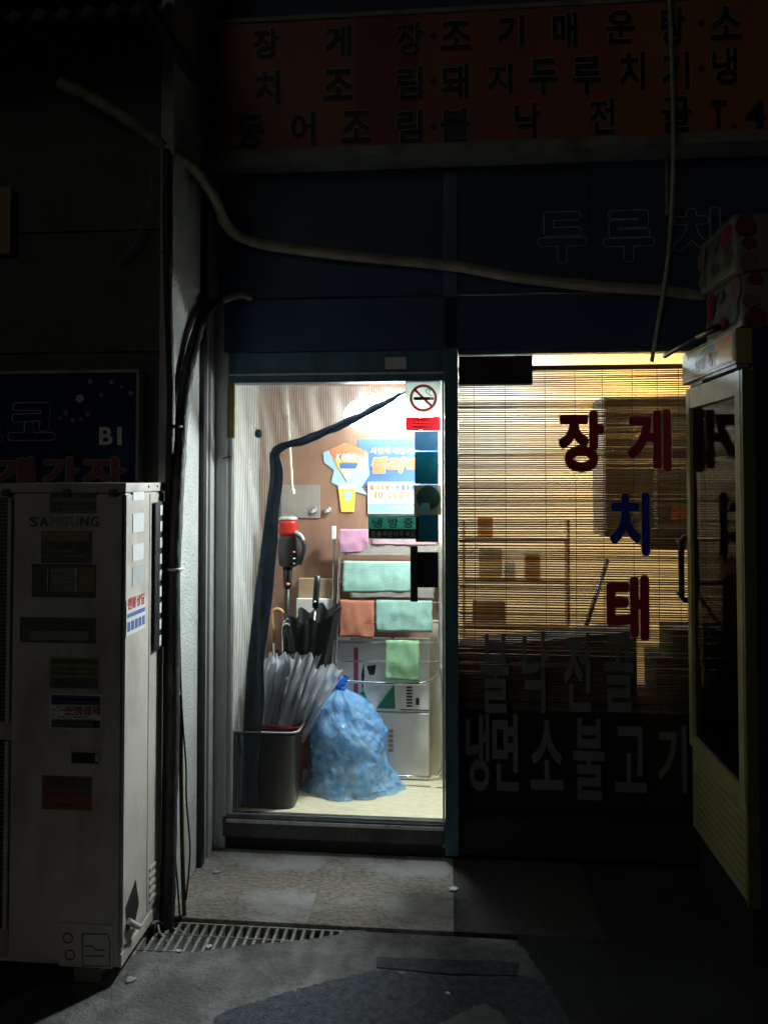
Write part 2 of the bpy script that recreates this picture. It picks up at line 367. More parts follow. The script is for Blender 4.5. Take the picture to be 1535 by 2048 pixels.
# B1 sign
bs = thing('basement_sign', 'dark blue lightbox sign with blossoms and white B1 behind the air conditioner', 'sign')
Yb = NY - .05
M_SIGNBLUE = mat('sign_blue', (.014, .05, .17), (.007, .016, .05), 2.2, .85, spec=.15)
fbox('panel', M_SIGNBLUE, -260, 752, 272, 985, Yb, .045, bs)
a = P(-260, 752, Yb); b = P(272, 985, Yb)
for lo, hi in (((a.x, Yb - .006, a.z), (b.x, Yb + .045, a.z + .012)), ((b.x, Yb - .006, b.z), (b.x + .011, Yb + .045, a.z + .012)), ((a.x, Yb - .006, b.z - .012), (b.x, Yb + .045, b.z))):
    box('rim', M_SIGNGREY, lo, hi, bs)
gbox('letter', '코', M_SIGNBLUE, 18, 806, 110, 880, Yb - .003, bs, .05); gbox('letter_outline', '코', M_GREYV, 18, 806, 110, 880, Yb - .0012, bs, .05, .022)
gbox('letter', '스', M_SIGNBLUE, -90, 810, 6, 882, Yb - .003, bs, .05); gbox('letter_outline', '스', M_GREYV, -90, 810, 6, 882, Yb - .0012, bs, .05, .022)
gbox('letter', 'B', M_LETW, 199, 854, 226, 890, Yb - .002, bs, .03); gbox('letter', '1', M_LETW, 235, 854, 244, 890, Yb - .002, bs, .008)
M_DKRED = mat('sign_dark_red', (.20, .02, .025), (.15, .015, .02), 12, .5)
for ch, x0, x1 in (('게', -10, 70), ('가', 86, 158), ('자', 166, 252)):
    gbox('letter', ch, M_DKRED, x0, 914, x1, 976, Yb - .003, bs, .06); gbox('letter_outline', ch, M_GREYV, x0, 914, x1, 976, Yb - .0012, bs, .06, .022)
M_PETAL = mat('blossom_white', (.62, .58, .50), (.5, .46, .4), 30, .5); M_PETAL2 = mat('blossom_pink', (.24, .17, .26), (.17, .12, .2), 30, .5); M_PIST = mat('blossom_centre', (.5, .35, .06), (.4, .28, .05), 30, .5)
for px, py, r, m in ((160, 797, .016, M_PETAL), (132, 826, .011, M_PETAL2), (146, 841, .010, M_PETAL2), (176, 829, .010, M_PETAL2), (163, 838, .008, M_PETAL2), (180, 763, .010, M_PETAL2), (224, 764, .011, M_PETAL2), (203, 790, .009, M_PETAL2), (262, 786, .010, M_PETAL2), (120, 836, .008, M_PETAL2), (243, 774, .007, M_PETAL2)):
    c = P(px, py, Yb - .0015); bm = bmesh.new(); ph = random.random()
    for k in range(5):
        t = ph + k * 2 * math.pi / 5; q = c + Vector((math.cos(t), 0, math.sin(t))) * r * .62
        vs = [bm.verts.new(q + Vector((math.cos(s * math.pi / 5), -.0004 * k, math.sin(s * math.pi / 5))) * r * .46) for s in range(10)]; bm.faces.new(vs[::-1])
    fl = mk('blossom', bm, m, bs)
    bm = bmesh.new(); vs = [bm.verts.new(c + Vector((math.cos(s * math.pi / 4) * r * .22, -.003, math.sin(s * math.pi / 4) * r * .22))) for s in range(8)]; bm.faces.new(vs[::-1]); mk('pistil', bm, M_PIST, fl)

# ------------------------------------------------------------------ restaurant front
rs = thing('restaurant_front', 'restaurant shopfront with lit glass door, blind-covered window and dark blue upper panels', 'building')
zL = P(680, 765, 0).z; zT = P(680, 1640, 0).z; FZ = zT - .004          # lintel underside, threshold top, inner floor
JX = P(462, 1200, 0).x                                                # inner side of the left jamb
RX = 1.75
zW = P(1150, 706, 0).z                                                # top of the right-hand glazing
# left return strips: shutter guide rail and jamb
box('shutter_rail', M_ALU, (WX, -.135, 0), (WX + .012, -.095, 3.0), rs)
box('shutter_rail', M_BLACK, (WX, -.175, 0), (WX + .020, -.137, 3.0), rs)
box('shutter_rail', M_ALU, (WX + .0, -.09, 0), (WX + .022, -.078, 3.0), rs)
box('jamb_board', M_WALL, (WX, -.075, 0), (WX + .018, -.012, 3.0), rs)
box('jamb', M_ALU, (WX + .001, -.010, 0), (JX - .018, .05, 2.6), rs, .002)
box('jamb_lip', M_ALU, (JX - .016, .004, 0), (JX, .045, zL), rs, .002)
PXR = P(916, 1200, 0).x
box('post', M_FRAME, (P(889, 1200, 0).x, -.03, 0.02), (PXR, .06, 3.0), rs, .003)
box('post_edge', M_ALU, (P(884, 1200, 0).x, .0, zT - .1), (P(888.2, 1200, 0).x, .05, zL + .012), rs, .001)
zH = P(680, 705, 0).z
box('lintel', M_FRAME, (JX - .01, -.02, zL), (P(889, 700, 0).x - .002, .06, zH), rs, .003)
box('lintel_lip', M_ALU, (JX - .008, -.027, zL + .032), (P(886, 700, 0).x - .002, -.0205, zL + .04), rs)
fbox('maker_plate', M_ALU, 770, 714, 812, 738, -.0225, .002, rs)
# beam and dark upper panels, one by one
box('beam', M_NAVY, (JX - .03, -.03, zH + .004), (RX, .08, P(680, 600, 0).z), rs, .004)
zp = P(680, 598, 0).z; 
for xa, xb in ((WX + .03, .0), (.0, .62), (.62, 1.25), (1.25, RX)):
    box('upper_panel', M_NAVY, (xa + .002, -.02, zp + .004), (xb - .002, .05, 3.9), rs, .002)
box('threshold', mat('threshold_metal', (.10, .105, .10), (.05, .052, .05), 20, .5, metal=.3, dirt=(.03, .03, .028), dscale=7), (JX - .03, -.012, .055), (P(888, 1640, 0).x, .055, zT), rs, .003)
box('threshold_rail', M_ALU, (JX - .012, -.018, zT - .022), (P(887, 1640, 0).x, -.0125, zT - .008), rs)
box('threshold_rail', M_ALU, (JX - .012, .01, zT), (P(887, 1640, 0).x, .016, zT + .006), rs)
box('riser', M_DARKCAB, (JX - .03, .004, 0), (P(888, 1640, 0).x, .05, .054), rs)
# vestibule shell
VB = .56
box('floor', M_CREAM, (WX - .1, .06, FZ - .1), (RX, 2.3, FZ), rs)
bx0 = P(888, 1300, VB).x
box('back_wall', M_BROWN, (WX - .1, VB, FZ), (bx0 - .03, VB + .05, 2.6), rs, label='brown veneer back wall of the entrance')
box('side_wall', M_WALL, (WX - .1, .052, FZ), (JX - .02, VB - .002, 2.6), rs)
box('end_board', M_CREAMWALL, (P(858, 1300, VB).x, VB - .02, FZ), (P(889, 1300, VB).x + .02, VB - .001, P(870, 1240, VB).z), rs)
box('added_partition', M_CREAMWALL, (P(889, 1200, 0).x + .012, .062, FZ + .001), (P(889, 1200, 0).x + .032, VB - .042, 2.45), rs)  # unseen wall added to keep lamp light off the paving on the right
box('partition_end', M_CREAMWALL, (bx0 - .028, VB - .04, FZ + .001), (bx0 + .02, VB + .05, 2.6), rs)
box('ceiling', M_CEIL, (WX - .1, .062, 2.45), (RX, 2.3, 2.5), rs)
# sliding glass door (pane thin, signs stuck on it)
dr = box('door_glass', M_GLASS, (JX - .004, .026, zT + .004), (P(885, 1200, 0).x, .030, zL + .004), rs)
hd = fbox('door_handle', M_BLACK, 833, 1104, 876, 1175, .012, .013, rs, .002, 'black pull handle with square plate')
fbox('grip', M_BLACK, 820, 1092, 835, 1204, -.012, .014, hd, .005)
fbox('standoff', M_BLACK, 823, 1108, 833, 1122, .002, .023, hd); fbox('standoff', M_BLACK, 823, 1160, 833, 1172, .002, .023, hd)
# right-hand glazing with dark frame
GX0, GX1 = PXR, P(1392, 1200, 0).x
box('window_stile', M_FRAME, (GX1, -.005, .1), (GX1 + .05, .05, zW + .05), rs)
box('right_wall', M_NAVY, (GX1 + .052, .0, 0), (4.2, .07, zH + .003), rs)
box('upper_wall', M_NAVY, (RX + .002, -.02, zH + .004), (4.2, .06, 3.9), rs)
box('window_head', M_FRAME, (GX0 + .002, -.005, zW), (GX1 - .002, .05, zH + .003), rs)
box('window_sill', M_DARKCAB, (GX0 + .002, -.008, .02), (GX1 - .002, .05, P(1100, 1640, 0).z), rs)
fbox('head_box', M_BLACK, 917, 712, 1064, 768, .032, .03, rs)
win = box('window_pane', M_GLASS, (GX0 + .002, .018, P(1100, 1640, 0).z + .002), (GX1 - .002, .023, zW - .002), rs)
Yl = .0165
for ch, x0, y0, x1, y1, m in (('장', 1117, 822, 1207, 943, M_MAROON), ('게', 1254, 818, 1341, 943, M_MAROON), ('치', 1219, 985, 1298, 1110, M_BLUEV), ('태', 1213, 1152, 1296, 1280, M_MAROON)):
    gbox('letter', ch, m, x0, y0, x1, y1, Yl - .0014, win, .046, thick=.001)
    gbox('letter_outline', ch, M_GREYV, x0, y0, x1, y1, Yl, win, .046, .02, thick=.001)
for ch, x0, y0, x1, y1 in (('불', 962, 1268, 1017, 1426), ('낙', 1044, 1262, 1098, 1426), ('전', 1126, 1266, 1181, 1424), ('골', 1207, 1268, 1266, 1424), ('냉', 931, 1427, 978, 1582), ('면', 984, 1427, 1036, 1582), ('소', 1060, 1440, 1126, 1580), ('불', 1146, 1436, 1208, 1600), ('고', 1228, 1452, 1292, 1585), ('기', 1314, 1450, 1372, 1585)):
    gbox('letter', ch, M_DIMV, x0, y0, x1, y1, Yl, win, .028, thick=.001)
# black D handle on the right glazing
pts = [P(1369, 1080, -.04), P(1369, 1190, -.04)]
x0, x1, za, zb = P(1361, 1100, -.035).x, P(1389, 1100, -.035).x, P(1370, 1075, -.035).z, P(1370, 1200, -.035).z
loop = [Vector((x0, -.035, (za + zb) / 2)), Vector((x0, -.035, za - .015)), Vector((x0 + .012, -.035, za)), Vector((x1 - .012, -.035, za)), Vector((x1, -.035, za - .015)), Vector((x1, -.035, zb + .015)), Vector((x1 - .012, -.035, zb)), Vector((x0 + .012, -.035, zb)), Vector((x0, -.035, zb + .015)), Vector((x0, -.035, (za + zb) / 2))]
h2 = tube('pull_handle', M_BLACK, loop, .0125, rs, 8, 0, label='black rectangular loop handle')
for z in (za - .02, zb + .02): box('standoff', M_BLACK, (x0 - .006, -.035, z - .006), (x0 + .006, .0175, z + .006), h2)

# ------------------------------------------------------------------ bamboo blind
bl = thing('bamboo_blind', 'split bamboo roll blind hanging behind the lettered window', 'blind')
BX0, BX1 = P(916, 1000, .055).x, P(1400, 1000, .055).x
zt, zb_ = P(1150, 734, .055).z, .62
bm = bmesh.new(); abox(bm, (-.5, -.0012, -.0034), (.5, .0012, .0034)); slat_me = bpy.data.meshes.new('slat'); bm.to_mesh(slat_me); bm.free(); slat_me.materials.append(M_SLAT)
z = zt - .012; k = 0
drift = 0
while z > zb_:
    o = link('slat', slat_me, ((BX0 + BX1) / 2 + random.uniform(-.004, .004), .055 + random.uniform(-.001, .001), z), bl)
    o.scale = (BX1 - BX0, 1, random.uniform(.82, 1.12))
    drift = .8 * drift + random.gauss(0, .0019)
    o.rotation_euler = (random.uniform(-.4, .4), max(-.010, min(.010, drift)), 0)
    z -= .0096 + random.uniform(-.0014, .0014) + (.0035 if random.random() < .10 else 0); k += 1
tube('head_rail', M_SLAT, [(BX0, .055, zt), (BX1, .055, zt)], .009, bl, 8, 0)
M_CORD = mat('blind_cord', (.05, .035, .02), None, 20, .8)
for px in (948, 1010, 1090, 1150, 1205, 1265, 1315, 1358):
    x = P(px, 1000, .05).x; tube('cord', M_CORD, [(x, .0515, zt), (x + .002, .0515, (zt + zb_) / 2), (x, .0515, zb_)], .0011, bl, 5, 6)

# ------------------------------------------------------------------ room behind the blind
RB = 1.5
box('room_wall', M_YWALL, (bx0 - .02, RB, FZ), (RX, RB + .05, 2.45), rs, label='warm cream wall of the dining room')
box('room_side_wall', M_YWALL, (RX, .08, FZ), (RX + .05, RB, 2.45), rs)
box('room_side_wall', M_CEIL, (bx0 - .02, VB + .052, FZ), (bx0 + .02, RB - .002, 2.45), rs)
M_WARM = emit('warm_lamp', (1, .58, .17), WARM_E); M_COOL = emit('cool_lamp', (.66, .83, 1), COOL_E)
def disc_lamp(name, label, c, r, m):
    t = thing(name, label, 'lamp'); bm = bmesh.new(); lathe(bm, c, [(r * .55, -.055), (r * .85, -.045), (r, -.02), (r, 0)], 20); mk('diffuser', bm, m, t)
    bm = bmesh.new(); lathe(bm, (c[0], c[1], c[2] + .001), [(r * 1.06, -.012), (r * 1.06, .0)], 20); mk('housing', bm, M_WHITE, t)
disc_lamp('ceiling_lamp', 'round warm ceiling lamp lighting the room behind the blind', (1.10, 1.0, 2.449), .17, M_WARM)
disc_lamp('ceiling_lamp', 'round cool white ceiling lamp at the entrance end of the room', (.34, 1.1, 2.449), .13, M_COOL)
cab = thing('wall_cabinet', 'dark steel cabinet on the wall behind the blind', 'cabinet')
Yc = .62
fbox('carcass', M_STEELK, 1207, 792, 1440, 1075, Yc, .3, cab, .004)
fbox('door', M_STEELK, 1210, 797, 1308, 1070, Yc - .018, .016, cab, .003); fbox('door', M_STEELK, 1313, 797, 1436, 1070, Yc - .018, .016, cab, .003)
fbox('handle', M_CHROME, 1306, 930, 1314, 1060, Yc - .035, .014, cab, .003)  # chrome strip imitates a bright reflection line on the steel
fbox('bracket', M_DARKCAB, 1300, 1078, 1440, 1098, Yc, .3, cab)
pk = box('red_lamp_box', mat('orange_red', (.6, .12, .05), None, 9, .5), P(1352, 1040, Yc - .12), P(1385, 1012, Yc - .03)); tag(pk, 'orange red carton held against the steel cabinet behind the blind', 'carton')
# dark low counter blocking the lower part of the blind, with dark crates stepping up beside the gap
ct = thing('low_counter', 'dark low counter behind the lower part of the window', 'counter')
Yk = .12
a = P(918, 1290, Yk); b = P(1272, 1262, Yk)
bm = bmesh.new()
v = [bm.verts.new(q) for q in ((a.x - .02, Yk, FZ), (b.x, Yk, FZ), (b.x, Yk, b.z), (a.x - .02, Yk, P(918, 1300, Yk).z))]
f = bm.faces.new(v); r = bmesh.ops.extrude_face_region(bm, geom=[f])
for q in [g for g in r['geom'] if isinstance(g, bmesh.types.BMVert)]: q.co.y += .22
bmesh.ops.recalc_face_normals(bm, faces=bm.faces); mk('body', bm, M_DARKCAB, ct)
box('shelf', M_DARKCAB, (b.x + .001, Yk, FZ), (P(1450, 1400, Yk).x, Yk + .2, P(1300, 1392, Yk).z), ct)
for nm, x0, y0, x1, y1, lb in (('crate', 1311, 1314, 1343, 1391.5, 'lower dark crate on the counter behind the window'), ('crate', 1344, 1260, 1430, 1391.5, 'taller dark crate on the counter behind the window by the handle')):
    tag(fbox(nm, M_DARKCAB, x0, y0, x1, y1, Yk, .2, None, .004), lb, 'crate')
# things seen dimly through the blind
br = thing('broom', 'grey handled broom leaning behind the blind', 'broom')
tube('shaft', M_STEELK, [P(1168, 1262, .5), P(1214, 1120, .75)], .012, br, 8, 0)
fbox('head', M_STEELK, 1140, 1255, 1190, 1300, .49, .04, br, .005)
M_PKO = mat('orange_wrap', (.82, .46, .16), (.7, .34, .1), 12, .5); M_PKY = mat('yellow_wrap', (.82, .68, .26), (.72, .56, .2), 12, .5); M_PKB = mat('brown_shelf', (.62, .44, .22), (.46, .30, .14), 5, .6)
sh = thing('display_shelf', 'brown wooden shelf unit dimly visible behind the blind', 'shelf')
Ys = .95
for py in (1075, 1160, 1250): fbox('board', M_PKB, 925, py, 1140, py + 7, Ys, .10, sh)
for px in (925, 1134): fbox('upright', M_PKB, px, 1040, px + 5, 1330, Ys - .002, .10, sh)
for i, (x0, y0, x1, y1, m, lb) in enumerate(((955, 1035, 985, 1074, M_PKO, 'orange packet on the top board of the shelf behind the blind'), (958, 1100, 1003, 1159, M_PKY, 'yellow packet on the middle board of the shelf behind the blind'), (1050, 1110, 1080, 1159, M_PKO, 'orange packet beside the shelf upright behind the blind'), (1010, 1125, 1030, 1159, M_WHITE, 'white packet on the middle board of the shelf behind the blind'), (945, 1205, 1010, 1249, M_KRAFT, 'kraft carton on the lower board of the shelf behind the blind'))):
    tag(fbox('packet', m, x0, y0, x1, y1, Ys + .005, .085, None, .004), lb, 'packet')
# ------------------------------------------------------------------ entrance lamp
M_LAMP = emit('lamp_front', (.86, .955, 1.0), LAMP_E); M_LAMPB = emit('lamp_back', (.86, .955, 1.0), LAMP_E * .022)
lp = thing('entrance_lamp', 'glaring round white lamp just behind the no smoking sign inside the entrance', 'lamp')
LC = P(840, 842, .20); LR = .062
tilt = R(48); nx = Vector((0, -math.cos(tilt), -math.sin(tilt))); up = Vector((0, -math.sin(tilt), math.cos(tilt)))
def dome(u, v, s): a = 2 * math.pi * u; r = LR * math.sin(v * math.pi / 2); return LC + Vector((1, 0, 0)) * (r * math.cos(a)) + up * (r * math.sin(a)) + nx * (s * LR * (.28 if s > 0 else .7) * math.cos(v * math.pi / 2))
for nm, s_, m_ in (('diffuser', 1, M_LAMP), ('rear_diffuser', -1, M_LAMPB)):
    bm = bmesh.new(); agrid(bm, lambda u, v: dome(u, v, s_), 24, 8); bmesh.ops.remove_doubles(bm, verts=bm.verts, dist=1e-5); mk(nm, bm, m_, lp, True)
tube('stem', M_ALU, [LC - nx * LR * .75, LC - nx * LR * 1.0, Vector((LC.x, LC.y + .12, LC.z + .13)), Vector((LC.x, LC.y + .12, 2.451))], .007, lp, 8, 0)
bm = bmesh.new(); lathe(bm, (LC.x, LC.y + .12, 2.43), [(.05, .02), (.05, .005), (.02, -.01)], 18); mk('rose', bm, M_WHITE, lp)
wl = thing('lamp_glare_oval', 'added glowing white oval imitating lamp glare above the beer poster', 'lamp')
wc = P(779, 832, VB); M_GLARE = emit('glare_white', (.80, .92, 1.0), 15.0)  # added glow imitating the blown-out glare around the entrance lamp
bm = bmesh.new(); bmesh.ops.create_uvsphere(bm, u_segments=32, v_segments=16, radius=1)
for v in bm.verts: v.co = Vector((wc.x + v.co.x * .225, VB - .11 + v.co.y * .05, wc.z + v.co.z * .108))
mk('diffuser', bm, M_GLARE, wl, True)
for sx in (-.08, .08): tube('stem', M_WHITE, [(wc.x + sx, VB - .08, wc.z), (wc.x + sx, VB + .002, wc.z)], .008, wl, 8, 0)

# ------------------------------------------------------------------ printed things on the back wall and door glass
Yp = VB - .006
ps = thing('beer_poster', 'blue beer poster with orange lettering on the brown wall under the lamp', 'poster')
M_PBLUE = mat('poster_blue', (.10, .20, .55), (.07, .15, .45), 5, .4); M_POR = mat('poster_orange', (.85, .28, .12), (.75, .22, .1), 8, .4); M_PYE = mat('poster_yellow', (.85, .62, .10), (.75, .5, .08), 8, .4); M_PLB = mat('poster_pale_blue', (.45, .62, .78), (.38, .55, .72), 8, .4)
fbox('panel', M_PBLUE, 716, 878, 882, 972, Yp, .004, ps)
def poly(name, m, pts, Y, parent, th=.002):
    bm = bmesh.new(); f = bm.faces.new([bm.verts.new(P(px, py, Y)) for px, py in pts]); r = bmesh.ops.extrude_face_region(bm, geom=[f])
    for q in [g for g in r['geom'] if isinstance(g, bmesh.types.BMVert)]: q.co.y += th
    bmesh.ops.triangulate(bm, faces=[f for f in bm.faces if len(f.verts) > 4]); bmesh.ops.recalc_face_normals(bm, faces=bm.faces); return mk(name, bm, m, parent)
poly('backdrop', M_PLB, [(646, 905), (690, 886), (735, 905), (738, 950), (722, 975), (735, 990), (690, 978), (662, 965), (668, 940), (648, 925)], Yp - .001, ps)
poly('emblem', M_POR, [(657, 899), (693, 886), (732, 902), (722, 920), (690, 926), (668, 918)], Yp - .003, ps)
poly('emblem', M_PYE, [(666, 916), (722, 918), (712, 942), (692, 962), (678, 940)], Yp - .0045, ps)
poly('emblem', M_WHITE, [(680, 938), (712, 938), (694, 964)], Yp - .006, ps)
poly('emblem', M_PBLUE, [(678, 926), (716, 926), (711, 937), (681, 937)], Yp - .0065, ps)
poly('glass_print', M_PYE, [(676, 974), (711, 974), (708, 1024), (682, 1024)], Yp - .003, ps)
poly('glass_print', M_WHITE, [(676, 968), (711, 968), (711, 978), (676, 977)], Yp - .0045, ps)
poly('glass_print', M_PLB, [(686, 984), (704, 984), (702, 1000), (688, 1000)], Yp - .0045, ps)
for i, chh in enumerate('Kelly'): gbox('letter', chh, M_WHITE, 672 + i * 10.5, 905 + (2 if chh != 'y' else 4), 681.5 + i * 10.5, 923 + (5 if chh == 'y' else 0), Yp - .007, ps, .03)
x = 740
for chh in '시원하게즐겨요': gbox('letter', chh, M_PYE if x < 780 else M_WHITE, x, 895, x + 12, 908, Yp - .002, ps, .04); x += 14.5
for i, chh in enumerate('켈리백'): gbox('letter', chh, M_POR, 738 + i * 34, 914, 769 + i * 34, 947, Yp - .004, ps, .07, shear=.25); gbox('letter_outline', chh, M_WHITE, 738 + i * 34, 914, 769 + i * 34, 947, Yp - .002, ps, .07, .03, shear=.25)
pc = thing('price_card', 'white price card reading ten thousand won below the beer poster', 'card')
fbox('sheet', M_WHITE, 735, 964, 838, 1008, Yp - .009, .003, pc)
x = 739
for i, chh in enumerate('켈리1병+진로1병'): gbox('letter', chh, M_POR if i < 4 else M_PBLUE, x, 969, x + (9 if chh not in '1+' else 4), 980, Yp - .011, pc, .05); x += 12 if chh not in '1+' else 7.5
x = 749
for chh in '10,000원': w = 4 if chh == ',' else 5 if chh == '1' else 9.5; gbox('letter', chh, M_POR, x, 996 if chh == ',' else 983, x + w, 1001 if chh == ',' else 997, Yp - .011, pc, .04); x += w + 2.2
M_CYAN = mat('pale_cyan', (.30, .62, .68), (.25, .55, .6), 8, .45)
fbox('band', M_CYAN, 735, 1009, 838, 1028, Yp - .009, .003, pc)
# cooling notice on the door glass
cn = thing('cooling_notice', 'green notice reading 냉방중 stuck on the glass door', 'notice')
M_NGREEN = film('notice_green', (.16, .38, .31), (.13, .33, .27), alpha=1, transl=.45, bump=0)
Yg = .0235
fbox('sheet', M_NGREEN, 736, 1033, 836, 1078, Yg, .002, cn); fbox('rim', M_WHITE, 735, 1031, 837, 1033.5, Yg - .0005, .002, cn)
fbox('strip', M_INK, 738, 1058, 832, 1076, Yg - .001, .0008, cn)
for chh, x in (('냉', 744), ('방', 776), ('중', 806)): gbox('letter', chh, M_TEAL, x, 1036, x + 20, 1056, Yg - .0016, cn, .03, thick=.0006)
x = 742
for chh in '문을꼭닫아주세요': gbox('letter', chh, M_GREYV, x, 1062, x + 9, 1073, Yg - .0022, cn, .02, thick=.0006); x += 11.2
# no smoking sign
ns = thing('no_smoking_sign', 'no smoking sign with red ring at the top of the glass door', 'sign')
Yn = .0225
M_NSW = film('sticker_white', (.62, .66, .60), (.55, .58, .53), alpha=1, transl=.35, bump=0); M_NSR = film('sticker_red', (.5, .05, .07), (.42, .04, .06), alpha=1, transl=.3, bump=0)
fbox('sheet', M_NSW, 810, 762, 881, 833, Yn, .002, ns); fbox('band', M_NSR, 811, 834, 880, 861, Yn, .002, ns)
c = P(846, 796, Yn - .0015); bm = bmesh.new(); r0, r1 = .049, .061
A = [[bm.verts.new(c + Vector((math.cos(t) * r, 0, math.sin(t) * r))) for t in [k * math.pi / 24 for k in range(48)]] for r in (r0, r1)]
for k in range(48): bm.faces.new((A[0][k], A[0][(k + 1) % 48], A[1][(k + 1) % 48], A[1][k]))
mk('ring', bm, M_NSR, ns)
d = Vector((.707, 0, -.707)); e = Vector((.707, 0, .707)) * .0055; bm = bmesh.new()
c2 = c + Vector((0, -.0006, 0)); bm.faces.new([bm.verts.new(q) for q in (c2 - d * .05 - e, c2 + d * .05 - e, c2 + d * .05 + e, c2 - d * .05 + e)]); mk('slash', bm, M_NSR, ns)
fbox('cigarette', M_INK, 827, 794, 860, 800, Yn - .001, .0004, ns); fbox('cigarette', M_KRAFT, 860.5, 794, 867, 800, Yn - .001, .0004, ns)
cc = P(854, 784, Yn - .0012); tube('smoke', M_INK, [cc + Vector((.02, 0, -.018)), cc + Vector((.008, 0, -.012)), cc + Vector((-.006, 0, .0)), cc + Vector((0, 0, .014)), cc + Vector((.012, 0, .008)), cc + Vector((.008, 0, -.002))], .0016, ns, 5)
for i, py in enumerate((838, 845, 852)): fbox('text_line', M_NSW, 824, py, 866 - 5 * (i % 2), py + 3.5, Yn - .0012, .0005, ns)
# dark square stickers seen from behind, on the glass
for x0, y0, x1, y1, m, lb in ((829, 863, 876, 901, M_SLATEB, 'slate blue square sticker right under the no smoking sign'), (829, 904, 876, 968, M_TEAL, 'tall dark teal sticker in the column on the door glass'), (831, 1030, 876, 1084, M_TEAL, 'bright teal sticker beside the green notice on the door glass')):
    tag(fbox('sticker', m, x0, y0, x1, y1, Yg, .002, None), lb, 'sticker', 'stickers on the door glass')
rp = thing('round_sticker', 'cream sticker with dark green disc on the door glass', 'sticker', 'stickers on the door glass')
fbox('sheet', mat('sticker_cream', (.62, .62, .46), None, 9, .5), 827, 970, 882, 1030, Yg + .0005, .0018, rp)
c = P(856, 996, Yg - .0002); bm = bmesh.new(); bm.faces.new([bm.verts.new(c + Vector((math.cos(k * .2618), 0, math.sin(k * .2618))) * .053) for k in range(24)]); mk('disc', bm, mat('disc_green', (.06, .15, .11), None, 9, .5), rp)
bm = bmesh.new(); bm.faces.new([bm.verts.new(P(a, b, Yg - .0008)) for a, b in ((842, 1006), (858, 1006), (860, 1022), (852, 1029), (836, 1029))]); mk('patch', bm, M_CYAN, rp)
tag(fbox('wall_socket_plate', mat('plate_grey', (.35, .30, .26), None, 8, .6), 562, 970, 640, 1036, Yp - .002, .006, None, .002), 'greyish plastic plate on the brown entrance wall', 'plate')
for px, lb in ((628, 'clear round hook on the grey plate'), (655, 'clear round hook on the brown wall beside the grey plate')):
    c = P(px, 1021, Yp - .012); t = thing('wall_hook', lb, 'hook', 'hooks on the entrance wall'); bm = bmesh.new()
    pts = [c + Vector((math.cos(a), 0, math.sin(a))) * .016 for a in [k * math.pi / 8 for k in range(17)]]; atube(bm, pts, .0035, 6, False); mk('ring', bm, M_CHROME, t)
    box('base', M_WHITE, (c.x - .008, Yp - .012, c.z - .008), (c.x + .008, Yp + (.002 if px > 640 else -.002), c.z + .008), t, .002)
ho = thing('hanging_rope', 'short pale rope hanging in front of the brown entrance wall', 'rope')
tube('rope', M_CREAMWALL, [P(574, 800, .3), P(577, 850, .3), P(579, 890, .3), P(582, 940, .3), P(585, 985, .3)], .007, ho, 7, 6, .3)
tube('knot', M_CREAMWALL, [P(585, 978, .3), P(586, 988, .3)], .011, ho, 7, 4)
tube('cord', M_CREAMWALL, [P(574, 802, .3), Vector((P(574, 800, .3).x, .3, 2.452))], .002, ho, 5, 0)

# ------------------------------------------------------------------ mesh curtain tied back
mc = thing('mesh_curtain', 'striped insect-screen curtain with dark blue hem tied back inside the door', 'curtain')
YC = .07
A_ = cr([P(814, 776, YC), P(740, 773, YC), P(640, 772, YC), P(540, 769, YC), P(474, 768, YC), P(470, 850, YC), P(468, 1000, YC), P(466, 1200, YC), P(464, 1400, YC), P(462, 1610, YC)], 10)
B_ = cr([P(812, 782, YC), P(770, 800, YC), P(690, 838, YC), P(610, 872, YC), P(545, 897, YC), P(540, 960, YC), P(522, 1100, YC), P(503, 1250, YC), P(490, 1400, YC), P(482, 1610, YC)], 10)
def at(C, t): f = t * (len(C) - 1); i = min(int(f), len(C) - 2); return C[i].lerp(C[i + 1], f - i)
def fold(p, a=.011): return Vector((0, a * math.sin(p.x * 55 + p.z * 9) + .008 * noise.noise(p * 9), 0))
def fm(u, v):
    p = at(A_, u).lerp(at(B_, u), v); env = math.sin(math.pi * min(1, max(0, v * .9 + .05)))
    return p + fold(p) * (.3 + env)
bm = bmesh.new(); agrid(bm, fm, 90, 24)
M_MESH = film('screen_mesh', (.7, .6, .4), (.5, .4, .25), alpha=.50, transl=.35, bump=.25, bscale=14, rough=.25)
stripes(M_MESH, 'X', 30, (.46, .37, .25), (.78, .76, .72), 2.6, .2, .7)
mk('cloth', bm, M_MESH, mc, True)
def fh(u, v):
    t = u; p = at(B_, t); w = (.036 + .045 * min(1, max(0, (t - .38) * 3))) * (1 + .22 * noise.noise(Vector((t * 14, 2, 0)))); d = (at(B_, min(1, t + .01)) - at(B_, max(0, t - .01))).normalized(); n = Vector((d.z, 0, -d.x))
    if n.x < 0: n = -n
    if t < .40: n = Vector((.35, 0, -.94)) * (1 - t * .3) if n.z > 0 else n
    return p + n * (w * v * min(1, t * 5 + .08)) + Vector((0, -.006 + .010 * math.sin(v * 3.1) + .005 * noise.noise(Vector((v * 5, t * 22, 1))), .006 * noise.noise(Vector((t * 30, v * 2, 4)))))
bm = bmesh.new(); agrid(bm, fh, 160, 10)
M_HEM = mat('hem_navy', (.04, .07, .10), (.018, .034, .052), 9, .55, bump=.7, bscale=45); solid(mk('hem', bm, M_HEM, mc, True), .003)
cpt = P(517, 867, YC - .02); bm = bmesh.new(); lathe(bm, cpt, [(.004, -.02), (.017, -.014), (.019, 0), (.015, .016), (.004, .02)], 14, 1, .5); mk('tie_button', bm, M_SLATEB, mc, True)
